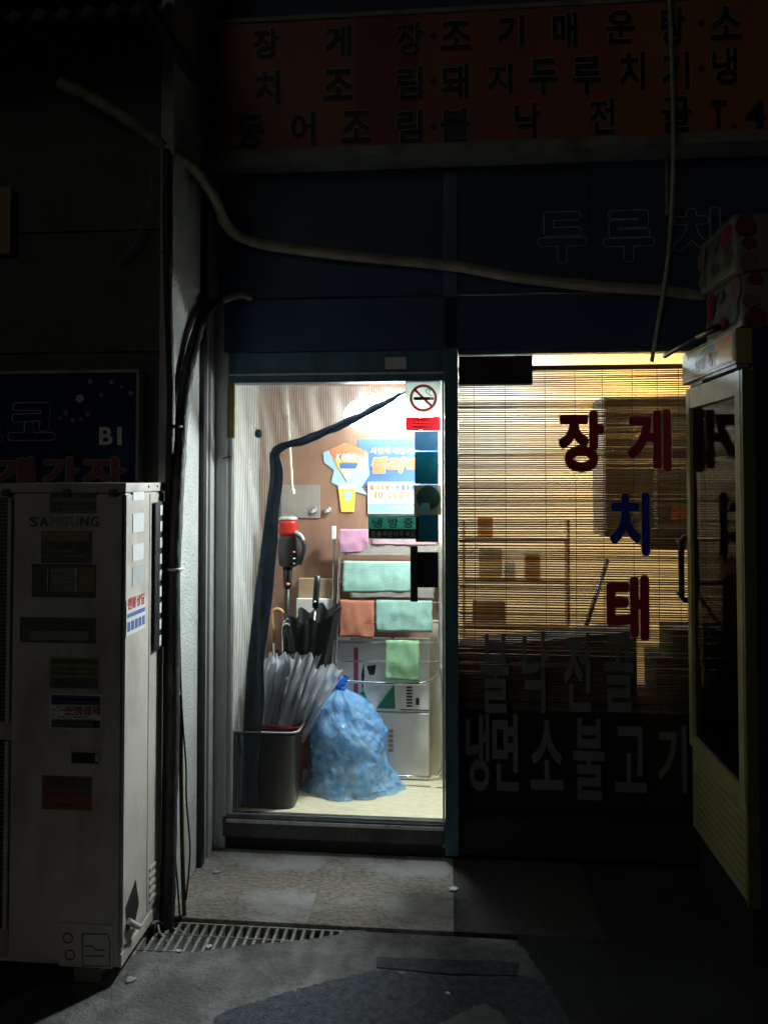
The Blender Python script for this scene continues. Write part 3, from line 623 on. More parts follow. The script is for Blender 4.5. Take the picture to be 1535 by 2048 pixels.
tube('tie_string', M_CABLE_W, [P(486, 806, YC - .01), P(500, 836, YC - .022), P(514, 860, YC - .02), P(545, 870, YC - .03), P(575, 830, YC - .02)], .0014, mc, 5)
dl = thing('door_pad', 'mustard foam strip hanging from the upper left corner of the door frame', 'foam strip')
fbox('strip', mat('mustard_foam', (.30, .22, .06), (.22, .16, .045), 14, .8, bump=.3), 457, 762, 468, 876, -.018, .02, dl, .003)
tube('string', M_INK, [P(459, 876, -.008), P(459.5, 1100, -.008), P(459, 1250, -.008)], .0012, dl, 5, 4)

# ------------------------------------------------------------------ drying rack with towels
rk = thing('drying_rack', 'chrome folding laundry rack leaning at the brown wall hung with cloths', 'drying rack')
def RY(py): return .47 - (py - 1055) * (.07 / 310)
def Q(px, py, dy=0): return P(px, py, RY(py) + dy)
fr = [Q(681, 1060), Q(678, 1150), Q(674, 1250), Q(671, 1320), Q(677, 1345), Q(692, 1361), Q(715, 1364), Q(780, 1367), Q(835, 1367), Q(862, 1360), Q(876, 1340), Q(878, 1300), Q(879, 1200), Q(879, 1075)]
tube('frame', M_CHROME, fr, .0075, rk, 10)
tube('frame', M_CHROME, [Q(669, 1065, .03), Q(667, 1150, .03), Q(665, 1290, .03), Q(664, 1350, .03)], .0065, rk, 8)
tube('leg', M_CHROME, [Q(881, 1330, .02), P(886, 1420, .40), P(887, 1500, .39), P(884, 1535, .38), P(872, 1553, .38)], .0075, rk, 8)
tube('leg', M_CHROME, [Q(672, 1345, .025), P(668, 1450, .42), P(668, 1545, .40)], .0075, rk, 8)
tube('foot_rail', M_CHROME, [P(668, 1547, .40), P(760, 1551, .40), P(860, 1555, .39)], .0075, rk, 8, 2)
RAILS = [1093, 1126, 1164, 1203, 1243, 1284, 1322]
for py in (1062, *RAILS): tube('rail', M_CHROME, [Q(678 if py < 1240 else 672, py), Q(879, py + 2)], .0042, rk, 8, 0)
box('joint', M_WHITE, Q(663, 1078, -.01), Q(672, 1052, .02), rk, .003)
def towel(px0, px1, top, front, back, m, lb, crease=1.0, seed=0):
    """a cloth folded over a rail: front flap to photo row `front`, rear flap a little shorter"""
    r0 = Q((px0 + px1) / 2, top); xa, xb = Q(px0, (top + front) / 2).x, Q(px1, (top + front) / 2).x
    Lf = r0.z - Q((px0 + px1) / 2, front).z; Lb = r0.z - Q((px0 + px1) / 2, back).z; rr = .007
    def f(u, v):
        x = xa + (xb - xa) * u; s = v * (Lf + Lb + math.pi * rr) - Lb
        if s < 0: y, z = rr, s
        elif s < math.pi * rr: t = s / rr; y, z = rr * math.cos(t), rr * math.sin(t)
        else: y, z = -rr, -(s - math.pi * rr)
        d = max(0, -z); k = min(1, d / .06)
        y += (-1 if y < 0 else 1) * crease * k * (.003 + .008 * noise.noise(Vector((x * 22, z * 14, seed))) + .002 * math.sin(x * 38 + seed)) + (.07 / 310) * 0
        e = .006 * noise.noise(Vector((z * 25, seed, u * 2)))
        return Vector((x + e + .03 * d * (u - .5) * noise.noise(Vector((seed, 1, 1))), r0.y + y - d * .10, r0.z + .002 + z + .005 * k * noise.noise(Vector((x * 8, seed, 3))) + d * .10 * (u - .5) * noise.noise(Vector((seed * 1.7, 4, .5)))))
    bm = bmesh.new(); agrid(bm, f, 26, 30); o = solid(mk('towel', bm, m, None, True), .0014)
    return tag(o, lb, 'towel', 'cloths on the drying rack')
def cloth(n, c): return film(n, c, tuple(x * .82 for x in c), alpha=1, scale=30, transl=.25, bump=.8, bscale=260, rough=.9)
C_PINK, C_MINT, C_OR, C_GRN, C_GRY = cloth('cloth_pink', (.70, .34, .50)), cloth('cloth_mint', (.42, .68, .58)), cloth('cloth_coral', (.68, .25, .15)), cloth('cloth_green', (.34, .60, .33)), cloth('cloth_grey', (.40, .36, .31))
towel(679, 738, 1062, 1106, 1100, C_PINK, 'pink cloth over the top rail at the hinge end', 1, 1)
towel(742, 872, 1062, 1090, 1086, cloth('cloth_rose', (.56, .36, .40)), 'dusty rose cloth behind the green notice on the top rail', 1, 2)
towel(690, 878, 1093, 1112, 1108, C_GRY, 'thin grey cloth on the second rail', .3, 3)
towel(686, 826, 1126, 1184, 1178, C_MINT, 'wide pale mint cloth across the third rail', .8, 4)
towel(700, 868, 1164, 1196, 1190, C_GRY, 'grey brown rag showing under the wide mint cloth', .3, 5)
towel(680, 748, 1203, 1275, 1268, C_OR, 'coral orange cloth on the fourth rail', .8, 6)
towel(752, 864, 1203, 1263, 1266, C_MINT, 'mint cloth beside the coral cloth', 1.0, 7)
towel(771, 838, 1284, 1360, 1352, C_GRN, 'fresh green terry cloth on the sixth rail', 1.4, 8)

# ------------------------------------------------------------------ cartons against the wall
def carton(name, lb, x0, y0, x1, y1, Y, dep, m):
    t = thing(name, lb, 'box'); fbox('body', m, x0, y0, x1, y1, Y, dep, t, .004); return t
c1 = carton('carton', 'white printed carton lying on the lower carton behind the rack', 640, 1281, 858, 1422, .47, .085, M_WHITEBOX)
M_GRNINK = mat('green_ink', (.04, .22, .12), (.03, .17, .09), 12, .6); M_REDINK = mat('red_ink', (.52, .07, .10), None, 12, .6)
fbox('flap', M_WHITEBOX, 700, 1277, 858, 1296, .466, .003, c1); fbox('tape', M_REDINK, 707, 1283, 716, 1405, .4685, .001, c1)
poly('print', M_GRNINK, [(752, 1417), (788, 1368), (790, 1418)], .4685, c1, .001); poly('print', M_GRNINK, [(716, 1390), (726, 1380), (736, 1402), (728, 1408)], .4685, c1, .001)
poly('print', M_INK, [(722, 1350), (727, 1325), (729, 1352), (724, 1385)], .4685, c1, .001); poly('print', M_INK, [(733, 1332), (752, 1330), (748, 1350), (738, 1350)], .4685, c1, .001)
for k in range(7): fbox('barcode_bar', M_INK, 812, 1373 + k * 6.2, 824, 1376.5 + k * 6.2, .4685, .001, c1)
fbox('print', M_INK, 831, 1396, 838, 1410, .4685, .001, c1); fbox('print', M_INK, 800, 1419, 857, 1421, .4685, .001, c1)
poly('print', M_REDINK, [(778, 1270), (792, 1270), (785, 1279)], .465, c1, .001)
c2_ = carton('carton', 'plain white carton standing on the entrance floor behind the rack', 640, 1425, 858, 1556, .465, .09, M_WHITEBOX)
M_PALEINK = mat('faded_red_ink', (.45, .27, .27), None, 12, .6)
for k in range(5): fbox('print', M_PALEINK, 776, 1459 + k * 9.5, 786, 1466 + k * 9.5, .4635, .001, c2_)
for k in range(4): fbox('print', M_PALEINK, 761, 1461 + k * 9.5, 770, 1467 + k * 9.5, .4635, .001, c2_)
tag(fbox('carton', M_KRAFT, 596, 1158, 668, 1300, .50, .05, None, .003), 'brown kraft carton top behind the black umbrella handle', 'box')
tag(fbox('carton', M_WHITEBOX, 592, 1198, 666, 1420, .47, .028, None, .003), 'off white carton in front of the kraft carton behind the umbrellas', 'box')

# ------------------------------------------------------------------ cordless vacuum hung on the wall
vc = thing('cordless_vacuum', 'black cordless vacuum with translucent red dust cup hanging on the entrance wall', 'vacuum')
Yv = .44
def vl(name, m, px, prof, seg=18, sy=.9):
    c = P(px, prof[0][0], Yv); bm = bmesh.new(); lathe(bm, (c.x, Yv, 0), [(r, P(px, py, Yv).z) for py, r in prof][::-1], seg, 1, sy); return mk(name, bm, m, vc, True)
M_VRED = film('red_cup', (.72, .06, .035), (.55, .04, .025), alpha=.9, transl=.4, bump=0, rough=.15)
vl('dust_cup', M_VRED, 576, [(1040, .046), (1046, .050), (1062, .050), (1070, .044)]); vl('lid', M_ALU, 576, [(1033, .038), (1036, .047), (1039, .048)])
vl('motor', M_BLACK, 578, [(1071, .046), (1078, .056), (1110, .058), (1130, .050), (1134, .03)]); vl('neck', M_BLACK, 575, [(1135, .026), (1160, .022), (1175, .02)])
tube('handle', M_BLACK, [P(590, 1066, Yv - .03), P(604, 1078, Yv - .05), P(607, 1100, Yv - .05), P(598, 1128, Yv - .04)], .013, vc, 8)
tube('handle_trim', M_ALU, [P(591, 1064, Yv - .043), P(601, 1070, Yv - .066), P(607, 1080, Yv - .066)], .008, vc, 8)
tube('tube', M_BLACK, [P(575, 1172, Yv), P(572, 1300, Yv - .01), P(568, 1420, Yv - .02)], .014, vc, 10, 2)
for py, m, r in ((1104, M_POR, .007), (1117, M_CHROME, .008), (1127, M_CHROME, .006), (1168, M_POR, .010)):
    c = P(588 if py < 1150 else 576, py, Yv - (.057 if py < 1150 else .024)); bm = bmesh.new(); lathe(bm, c, [(r * .5, -r * .6), (r, -r * .2), (r, r * .2), (r * .5, r * .6)], 10); mk('button', bm, m, vc, True)

# ------------------------------------------------------------------ umbrellas, stand and sleeves
Yu = .30
rb = thing('umbrella_bin', 'dark red plastic bin holding umbrellas and clear sleeves', 'bin')
bc = P(556, 1500, Yu); zr = P(556, 1437, Yu).z
def bin_mesh(cx, cy, z0, z1, w0, w1, d0, d1, t, rnd=.3, seg=32):
    bm = bmesh.new(); rg = []
    def ring(w, d, z):
        out = []
        for k in range(seg):
            a = 2 * math.pi * (k + .5) / seg; ca, sa = math.cos(a), math.sin(a); e = 2 / (2 + 6 * (1 - rnd))
            out.append(bm.verts.new((cx + w * math.copysign(abs(ca) ** e, ca), cy + d * math.copysign(abs(sa) ** e, sa), z)))
        return out
    rg = [ring(w0, d0, z0), ring(w1, d1, z1 - .02), ring(w1 + .008, d1 + .008, z1 - .015), ring(w1 + .008, d1 + .008, z1), ring(w1 - t, d1 - t, z1), ring(w0 - t, d0 - t, z0 + .02)]
    for a, b in zip(rg, rg[1:]):
        for k in range(seg): bm.faces.new((a[k], a[(k + 1) % seg], b[(k + 1) % seg], b[k])).smooth = True
    bm.faces.new(rg[0][::-1]); bm.faces.new(rg[-1]); return bm
mk('tub', bin_mesh(bc.x, Yu, FZ, zr, .105, .135, .09, .115, .006), M_REDBIN, rb)
tube('rim', M_REDBIN, [(bc.x + .143 * math.cos(a), Yu + .12 * math.sin(a), zr) for a in [k * math.pi / 12 for k in range(25)]], .007, rb, 6, 0)
# clear sleeves fanning out of the bin
M_SLEEVE = film('clear_sleeve', (.95, .96, .98), (.86, .88, .92), alpha=.74, scale=60, transl=.45, bump=1.0, bscale=90, rough=.2, stretch=(3, 3, .4))
for k in range(26):
    u = (k + .5) / 26; top = P(528 + 140 * u + random.uniform(-6, 6), 1312 + random.uniform(-8, 40) + 22 * (u > .8), Yu - .10 + random.uniform(-.04, .05))
    bot = Vector((bc.x - .10 + .2 * u, Yu + random.uniform(-.09, .02), zr - .12)); top.x += random.uniform(-.03, .03); sd_ = random.random() * 9; wd = random.uniform(.022, .05)
    def fs(a, b):
        p = bot.lerp(top, a); s = (b - .5) * 2; w = wd * (.75 + .35 * a)
        return p + Vector((w * s, .014 * math.sin(s * 5 + sd_) * (.4 + a) + .03 * noise.noise(Vector((a * 5, s * 2, sd_))), .010 * a * a * math.sin(s * 4.5 + sd_) + .008 * a ** 3 * noise.noise(Vector((s * 4, sd_, 7))) + .012 * noise.noise(Vector((s * 3, sd_, a * 4)))))
    bm = bmesh.new(); agrid(bm, fs, 20, 14)
    tag(mk('umbrella_sleeve', bm, M_SLEEVE, None, True), 'clear crinkled plastic umbrella sleeve stuffed upright into the dark red bin', 'plastic sleeve', 'umbrella sleeves in the red bin')
def umbrella(lb, tip, neck, rmax, crook, m_handle, hl=.15, lean_open=1.0, mcan=M_UMB, skirt=.9):
    """closed umbrella standing tip down: pleated canopy, shaft, handle"""
    t = thing('umbrella', lb, 'umbrella', 'umbrellas in the red bin'); tip, neck = Vector(tip), Vector(neck); ax = (neck - tip).normalized(); Ln = (neck - tip).length
    s1 = ax.cross(Vector((0, 1, 0))).normalized(); s2 = ax.cross(s1)
    def f(u, v):
        a = 2 * math.pi * u; r = rmax * (v ** .8) * (1 + .16 * math.cos(8 * a) * v + .12 * math.sin(3 * a + 1) * v); hem = .018 * v ** 6 * math.cos(8 * a) - .03 * v ** 4 * math.cos(a - .6)
        return tip + ax * (Ln * skirt * v + hem) + (s1 * math.cos(a) + s2 * math.sin(a)) * max(r, .004)
    bm = bmesh.new(); agrid(bm, f, 64, 14); mk('canopy', bm, mcan, t, True)
    e = neck + ax * .05
    tube('shaft', M_CHROME, [tip + ax * .02, e], .005, t, 8, 0)
    if crook:
        d = Vector(crook); rr = .028; pts = [e - ax * .01, e + ax * (hl * .5)] + [e + ax * (hl * .6 + rr * math.sin(a)) + d * (rr - rr * math.cos(a)) for a in [k * math.pi / 6 for k in range(7)]] + [e + ax * (hl * .35) + d * rr * 2]
        tube('handle', m_handle, pts, .0095 if m_handle == M_WOOD else .005, t, 8, 3)
    else:
        tube('handle', m_handle, [e - ax * .01, e + ax * hl * .5, e + ax * hl], .0155, t, 10, 2)
        bm = bmesh.new(); lathe(bm, e + ax * .02 - Vector((0, .016, 0)), [(.003, -.008), (.007, 0), (.003, .008)], 10); mk('button', bm, M_CHROME, t, True)
    return t
un = P(629, 1232, .30); umbrella('big loosely furled black umbrella with straight black handle', P(612, 1470, Yu - .02), un, .125, None, M_BLACK, .145, skirt=1.02)
umbrella('furled black umbrella with curved wooden handle', P(560, 1470, Yu), P(548, 1300, .32), .05, (1, .2, 0), M_WOOD, .20)
umbrella('slim black umbrella with curved chrome handle beside the wooden crook', P(570, 1470, Yu - .02), P(566, 1296, .27), .05, (.9, -.3, 0), M_CHROME, .07)
umbrella('dark umbrella with chrome crook between the slim one and the straight handled one', P(585, 1470, Yu), P(588, 1290, .29), .06, (-.9, -.3, 0), M_CHROME, .08)
# ------------------------------------------------------------------ grey waste bin and blue rubbish bag
wb = thing('waste_bin', 'tall dark grey plastic waste bin just inside the glass door', 'bin')
q = P(534, 1625, .085); zt_ = P(550, 1452, .16).z
wx0, wx1 = P(468, 1540, .12).x, P(600, 1480, .16).x
mk('tub', bin_mesh((wx0 + wx1) / 2, .165, FZ, zt_, (wx1 - wx0) / 2 * .88, (wx1 - wx0) / 2, .075, .09, .004, .35), M_BIN, wb)
rimp = []
M_BINRIM = mat('bin_rim', (.30, .30, .29), (.24, .24, .23), 12, .35)
W2, D2 = (wx1 - wx0) / 2 + .008, .098
for k in range(33):
    a = 2 * math.pi * k / 32; ca, sa = math.cos(a), math.sin(a); e = 2 / (2 + 6 * .65)
    rimp.append(((wx0 + wx1) / 2 + W2 * math.copysign(abs(ca) ** e, ca), .165 + D2 * math.copysign(abs(sa) ** e, sa), zt_ + .001))
tube('rim', M_BINRIM, rimp, .005, wb, 6, 0)
bg = thing('rubbish_bag', 'knotted translucent blue rubbish bag on the cream entrance floor', 'rubbish bag')
bcx = P(700, 1560, .36).x; bY = .36; H = P(700, 1372, .34).z - FZ
M_BAG = film('blue_bag', (.46, .76, 1.0), (.16, .50, 1.0), alpha=.66, scale=22, transl=.45, bump=1.0, bscale=34, rough=.1)
def prof(h):
    K = [(0, .198), (.05, .192), (.2, .182), (.45, .176), (.65, .160), (.8, .132), (.88, .098), (.94, .05), (.97, .022), (1.0, .03)]
    for (a, b), (c_, d_) in zip(K, K[1:]):
        if h <= c_: t = (h - a) / (c_ - a); return b + (d_ - b) * t
    return .03
def fb(u, v):
    a = 2 * math.pi * u; r = prof(v); ca, sa = math.cos(a), math.sin(a)
    n1 = noise.noise(Vector((ca * 2.2, sa * 2.2, v * 4.5))) * .14 + noise.noise(Vector((ca * 6, sa * 6, v * 9 + 3))) * .06 + .07 * (1 - 2 * abs(noise.noise(Vector((ca * 3 + v * 3, sa * 3 - v * 2, v * 7))))) + .035 * (1 - 2 * abs(noise.noise(Vector((ca * 8 + v * 6, sa * 8, v * 12 + 9)))))
    pl = .16 * max(0, v - .6) / .4 * math.cos(11 * a)
    r *= 1 + n1 + pl
    ex = 0
    if v < .14:
        k = (1 - v / .14); ex = .055 * k * (max(0, math.cos(a)) ** 6) + .05 * k * (max(0, -math.cos(a - .5)) ** 5)
    return Vector((bcx - .055 * v * v + (r + ex) * ca, bY + r * .78 * sa, FZ + .003 + H * v * (1 - .03 * ca * v)))
bm = bmesh.new(); agrid(bm, fb, 200, 110); bmesh.ops.remove_doubles(bm, verts=bm.verts, dist=.0004); mk('bag', bm, M_BAG, bg, True)
def fin(u, v):
    p = fb(u, v); c = Vector((bcx - .055 * v * v, bY, p.z)); return c + (p - c) * (.80 + .10 * noise.noise(p * 14)) + Vector((0, 0, .008 if v < .02 else 0))
bm = bmesh.new(); agrid(bm, lambda u, v: fin(u, .02 + v * .76), 70, 36)
M_TRASH = mat('bagged_waste', (.84, .87, .86), (.50, .56, .60), 9, .7, bump=.8, bscale=18, detail=8, dirt=(.10, .11, .12), dscale=14, dlo=.6, dhi=.7); mk('contents', bm, M_TRASH, bg, True)
kz = FZ + H * .97; kx = bcx - .052; bm = bmesh.new()
def fk(u, v):
    a = 2 * math.pi * u; r = .014 + .05 * v + .014 * v * math.cos(9 * a); return Vector((kx - .03 * v + r * math.cos(a), bY + r * .7 * math.sin(a), kz + .045 * v + .014 * v * math.sin(7 * a)))
agrid(bm, fk, 72, 7); M_KNOT = film('blue_knot', (.05, .28, .80), (.02, .16, .60), alpha=.95, scale=14, transl=.4, bump=.6, bscale=40, rough=.25); mk('ruffle', bm, M_KNOT, bg, True)
tube('knot', M_KNOT, [(kx + .022 * math.cos(a), bY + .022 * math.sin(a), kz + .004 * math.sin(3 * a)) for a in [k * math.pi / 8 for k in range(17)]], .009, bg, 8, 0)

# ------------------------------------------------------------------ menu sign above
sg = thing('menu_sign', 'long red menu sign with black outlined Korean lettering above the door', 'sign')
YS = -.16
s0, s1 = P(392, 180, YS).x, P(1700, 180, YS).x; sz0, sz1 = P(900, 286, YS).z, P(900, 26, YS).z
xr = P(1240, 180, YS).x; xm = P(712, 180, YS).x; xn = P(835, 180, YS).x
M_SIGNDEEP = mat('sign_crimson', (.30, .05, .05), (.23, .038, .04), 3, .45)
for a, b, m in ((s0, xm, M_SIGNRED), (xm, xn, M_SIGNDEEP), (xn, xr, M_SIGNRED), (xr, s1, M_SIGNORANGE)): box('panel', m, (a, YS, sz0), (b, YS + .14, sz1), sg)
box('rim', M_SIGNGREY, (s0 - .02, YS - .012, sz0 - .045), (s1, YS + .14, sz0 - .001), sg, .003); box('rim', M_SIGNGREY, (s0 - .02, YS - .012, sz1 + .001), (s1, YS + .14, sz1 + .02), sg, .003)
box('end_cap', M_SIGNGREY, (s0 - .02, YS - .01, sz0), (s0 - .001, YS + .14, sz1), sg)
rows = [('간', 372, 60, 421, 113), ('장', 505, 56, 557, 117), ('게', 650, 50, 702, 113), ('장', 791, 44, 847, 113), ('조', 879, 42, 942, 100), ('기', 993, 30, 1048, 92), ('매', 1104, 24, 1154, 96), ('운', 1209, 20, 1269, 88), ('탕', 1320, 14, 1370, 90), ('소', 1418, 12, 1483, 80),
        ('갈', 376, 153, 421, 209), ('치', 509, 141, 559, 209), ('조', 646, 138, 706, 201), ('림', 792, 133, 845, 199), ('돼', 881, 129, 937, 197), ('지', 974, 127, 1024, 189), ('두', 1056, 117, 1116, 189), ('루', 1142, 113, 1203, 189), ('치', 1237, 103, 1289, 181), ('기', 1322, 103, 1378, 179), ('냉', 1422, 95, 1474, 170),
        ('고', 372, 241, 421, 294), ('등', 473, 229, 527, 298), ('어', 580, 224, 630, 291), ('조', 682, 221, 742, 286), ('림', 792, 219, 845, 286), ('불', 879, 216, 940, 286), ('낙', 1028, 205, 1080, 277), ('전', 1177, 197, 1229, 269), ('골', 1320, 193, 1382, 265), ('T', 1418, 201, 1452, 257), ('.', 1462, 248, 1472, 257), ('4', 1487, 201, 1530, 257)]
for chh, x0, y0, x1, y1 in rows:
    if x0 < 385: x0 += 22; x1 += 22
    gbox('letter', chh, M_INK, x0, y0, x1, y1, YS - .0035, sg, .045)
    if chh not in 'T.4': gbox('letter_outline', chh, M_HALO, x0, y0, x1, y1, YS - .0015, sg, .045, .02)
for px, py in ((866, 72), (866, 163), (866, 252), (1401, 46), (1401, 136)):
    c = P(px, py, YS - .003); bm = bmesh.new(); bm.faces.new([bm.verts.new(c + Vector((math.cos(k * .6283), 0, math.sin(k * .6283))) * .014) for k in range(10)]); mk('dot', bm, M_INK, sg)
# outlined letters on the dark panel
fs_ = thing('window_lettering', 'hollow grey outlined letters 두루치기 on the dark panel under the menu sign', 'lettering')
for chh, x0, y0, x1, y1 in (('두', 1076, 424, 1171, 526), ('루', 1206, 421, 1306, 523), ('치', 1345, 416, 1438, 520)):
    gbox('letter', chh, M_NAVY, x0, y0, x1, y1, -.0225, fs_, .05); gbox('letter_outline', chh, mat('pale_outline', (.85, .84, .74), None, 12, .6), x0, y0, x1, y1, -.0212, fs_, .05, .014, thick=.001)
# fluorescent edge of lintel canopy and narrow batten under sign
tag(box('sign_stay', M_SIGNGREY, (P(1328, 300, -.05).x, -.06, P(1330, 430, -.05).z), (P(1333, 300, -.05).x, -.045, sz0 - .05)), 'thin steel stay hanging from the underside of the menu sign', 'stay')

# ------------------------------------------------------------------ pipes and cables
def cable(name, lb, m, pts, r, cat, n=6, wob=0, seg=10): return tag(tube(name, m, pts, r, None, seg, n, wob), lb, cat)
cable('insulated_pipe', 'thick beige wrapped pipe sagging across the dark panels above the door', M_TAPE,
      [P(120, 165, -.62), P(200, 205, -.60), P(270, 250, -.55), P(345, 305, -.46), P(395, 345, -.36), P(432, 400, -.26), P(455, 452, -.17), P(490, 478, -.10), P(560, 494, -.07), P(720, 514, -.06), P(900, 531, -.055), P(1040, 556, -.05), P(1200, 573, -.05), P(1330, 582, -.05), P(1410, 592, -.045)], .0235, 'pipe', 7, .12, 12)
cable('white_cable', 'pale cable hanging down in front of the menu sign to the window head', M_CABLE_W, [P(1335, -60, -.24), P(1340, 60, -.24), P(1345, 250, -.23), P(1343, 400, -.18), P(1334, 520, -.12), P(1318, 630, -.07), P(1302, 724, -.03)], .009, 'cable', 8)
yq = lambda y: y
cable('wrapped_pipe', 'dark wrapped refrigerant pipe running down the pale return wall', M_RUBBER,
      [P(440, 603, -.13), P(415, 617, -.18), P(396, 660, -.30), P(380, 720, -.38), P(367, 800, -.45), P(360, 900, -.50), P(354, 1000, -.53), P(348, 1150, -.54), P(346, 1400, -.54), P(342, 1600, -.545), P(338, 1760, -.55), P(334, 1880, -.56)], lambda t: .021 + .004 * min(1, t * 3), 'pipe', 8, .15, 12)
cable('pale_pipe_end', 'short pale pipe end bending over above the return wall', M_TAPE, [P(440, 604, -.13), P(465, 594, -.11), P(485, 590, -.09), P(502, 597, -.06)], .014, 'pipe')
cable('wrapped_pipe', 'black pipe bundle standing close behind the air conditioner edge', M_RUBBER,
      [P(333, 300, -.53), P(334, 500, -.53), P(338, 650, -.53), P(342, 800, -.535), P(338, 1000, -.535), P(336, 1200, -.535), P(334, 1500, -.54), P(330, 1750, -.54), P(326, 1880, -.545)], .016, 'pipe', 8, .1)
cable('yellow_hose', 'dark yellow hose running down beside the wrapped pipe', M_CABLE_Y, [P(357, 1390, -.50), P(361, 1450, -.50), P(363, 1600, -.50), P(366, 1750, -.505), P(370, 1850, -.51)], .0085, 'hose')
cable('black_cable', 'black cable bowing outward next to the yellow hose', M_BLACK, [P(358, 1150, -.50), P(360, 1300, -.50), P(364, 1420, -.50), P(372, 1530, -.50), P(373, 1600, -.50), P(380, 1690, -.50), P(378, 1740, -.50), P(372, 1800, -.51)], .0035, 'cable')
cable('black_cable', 'thin black cable slanting down between pipe and hose', M_BLACK, [P(341, 1490, -.55), P(346, 1600, -.545), P(349, 1690, -.54), P(356, 1780, -.53), P(362, 1860, -.53)], .0035, 'cable')
cable('looped_cable', 'pale cable looped on the ground at the drain grate', M_CABLE_W, [P(322, 1846, -.58), P(345, 1856, -.56), P(368, 1866, -.57), P(376, 1878, -.59), P(372, 1888, -.60), P(355, 1894, -.62), P(335, 1885, -.62), P(320, 1865, -.62), P(316, 1850, -.60)], .0032, 'cable')
cable('thin_wire', 'thin grey wire hanging from the corner of the dark wall', M_SIGNGREY, [P(305, 340, NY - .02), P(302, 390, NY - .03), P(285, 445, NY - .03), P(268, 490, NY - .02), P(235, 530, NY - .01)], .003, 'wire')
cable('thin_wire', 'short wire stub curling at the return wall corner', M_SIGNGREY, [P(322, 345, NY - .02), P(319, 430, NY - .02), P(318, 505, NY - .03), P(330, 490, NY - .03), P(335, 470, NY - .02)], .002, 'wire')
for py, r in ((1138, .030), (853, .028)):
    c = P(349 if py > 1000 else 350, py, -.54); bm = bmesh.new(); lathe(bm, c, [(r, -.005), (r + .001, 0), (r, .005)], 20)
    tag(mk('pipe_clamp', bm, M_ALU if py > 1000 else M_BLACK, None, True), 'bright metal clamp round the wrapped pipe' if py > 1000 else 'black tie round the wrapped pipe higher up', 'clamp')
tag(tube('cable_tie', M_BLACK, [P(446, 917, -.03), P(455, 914, -.02), P(463, 914, -.015)], .003, None, 6, 3), 'small black tie poking from the door jamb', 'tie')

# ------------------------------------------------------------------ outdoor air-conditioning unit
ac = thing('outdoor_unit', 'tall cream outdoor air conditioner with blue maker name and many stickers', 'air conditioner')
AY0, AY1 = -.873, -.545
AX1 = P(248, 1500, AY0).x; AX0 = AX1 - .94; AZ0, AZ1 = -.02, P(248, 966, AY0).z
bm = bmesh.new(); t = .004
abox(bm, (AX0, AY0 + .004, AZ0 + .10), (AX1 - .004, AY1, AZ1 - .035), .004); mk('casing', bm, M_ACBODY, ac)
fz0, fz1 = AZ0 + .13, AZ1 - .04; gxr = P(26, 1300, AY0).x; gxl = gxr - .56
# front plate right of the grille, built round the fan openings
box('front_plate', M_ACBODY, (gxr, AY0 - .004, fz0 - .06), (AX1 - .012, AY0 + .003, fz1), ac, .003)
zm = P(10, 1462, AY0).z
box('front_rail', M_ACBODY, (gxl, AY0 - .004, zm - .022), (gxr - .001, AY0 + .003, zm + .022), ac); box('front_rail', M_ACBODY, (gxl, AY0 - .004, P(10, 990, AY0).z), (gxr - .001, AY0 + .003, fz1), ac); box('front_rail', M_ACBODY, (gxl, AY0 - .004, fz0 - .06), (gxr - .001, AY0 + .003, fz0 + .03), ac)
box('top_lid', M_ACBODY, (AX0 - .006, AY0 - .010, AZ1 - .033), (AX1 + .004, AY1 + .006, AZ1), ac, .006)
box('base_pan', M_ACBODY, (AX0, AY0 + .0, AZ0 + .055), (AX1 - .002, AY1, AZ0 + .097), ac, .004)
for fx in (AX0 + .12, AX1 - .16): box('foot', M_GRILLE, (fx, AY0 - .01, AZ0 - .06), (fx + .09, AY1 + .01, AZ0 + .053), ac, .006)
for z0, z1 in ((zm + .03, P(10, 995, AY0).z), (fz0 + .035, zm - .03)):
    g = box('fan_grille', M_BLACK, (gxl + .02, AY0 - .001, z0), (gxr - .012, AY0 + .0035, z1), ac)
    bm = bmesh.new(); n = int((z1 - z0) / .013)
    for k in range(n): zz = z0 + (k + .5) * (z1 - z0) / n; abox(bm, (gxl + .02, AY0 - .0125, zz - .0022), (gxr - .014, AY0 - .0065, zz + .0022))
    o = mk('wires', bm, M_GRILLE, g); o['kind'] = 'stuff'
    box('rim', M_ACBODY, (gxr - .016, AY0 - .014, z0), (gxr - .003, AY0 - .0042, z1), g, .003)
# side service panels
SX = AX1 - .004; ym_ = AY0 + .60 * (AY1 - AY0)
box('side_panel', M_ACBODY, (SX, AY0 + .002, AZ0 + .12), (SX + .005, ym_ - .003, AZ1 - .04), ac, .002); box('side_panel', M_ACBODY, (SX, ym_ + .004, AZ0 + .12), (SX + .005, AY1 - .002, AZ1 - .04), ac, .002)
for k in range(5): box('rib', M_ACBODY, (SX + .0052, ym_ + .02, AZ0 + .14 + k * .028), (SX + .009, AY1 - .02, AZ0 + .152 + k * .028), ac, .0015)
for z in (AZ1 - .014, ): 
    for yy in (ym_ - .02, ym_ + .06): 
        bm = bmesh.new(); lathe(bm, (SX + .0065, yy, z), [(.004, -.004), (.006, 0), (.004, .004)], 8); mk('screw', bm, M_BLACK, ac, True)
fy0, fy1 = AY0 + .05, ym_ - .05
bm = bmesh.new(); bm.faces.new([bm.verts.new((SX + .0058, y, z)) for y, z in ((AY0 + .02, AZ0 + .24), (AY0 + .10, AZ0 + .29), (AY0 + .13, AZ0 + .19), (AY0 + .10, AZ0 + .15), (AY0 + .03, AZ0 + .15))]); mk('cable_opening', bm, M_BLACK, ac)
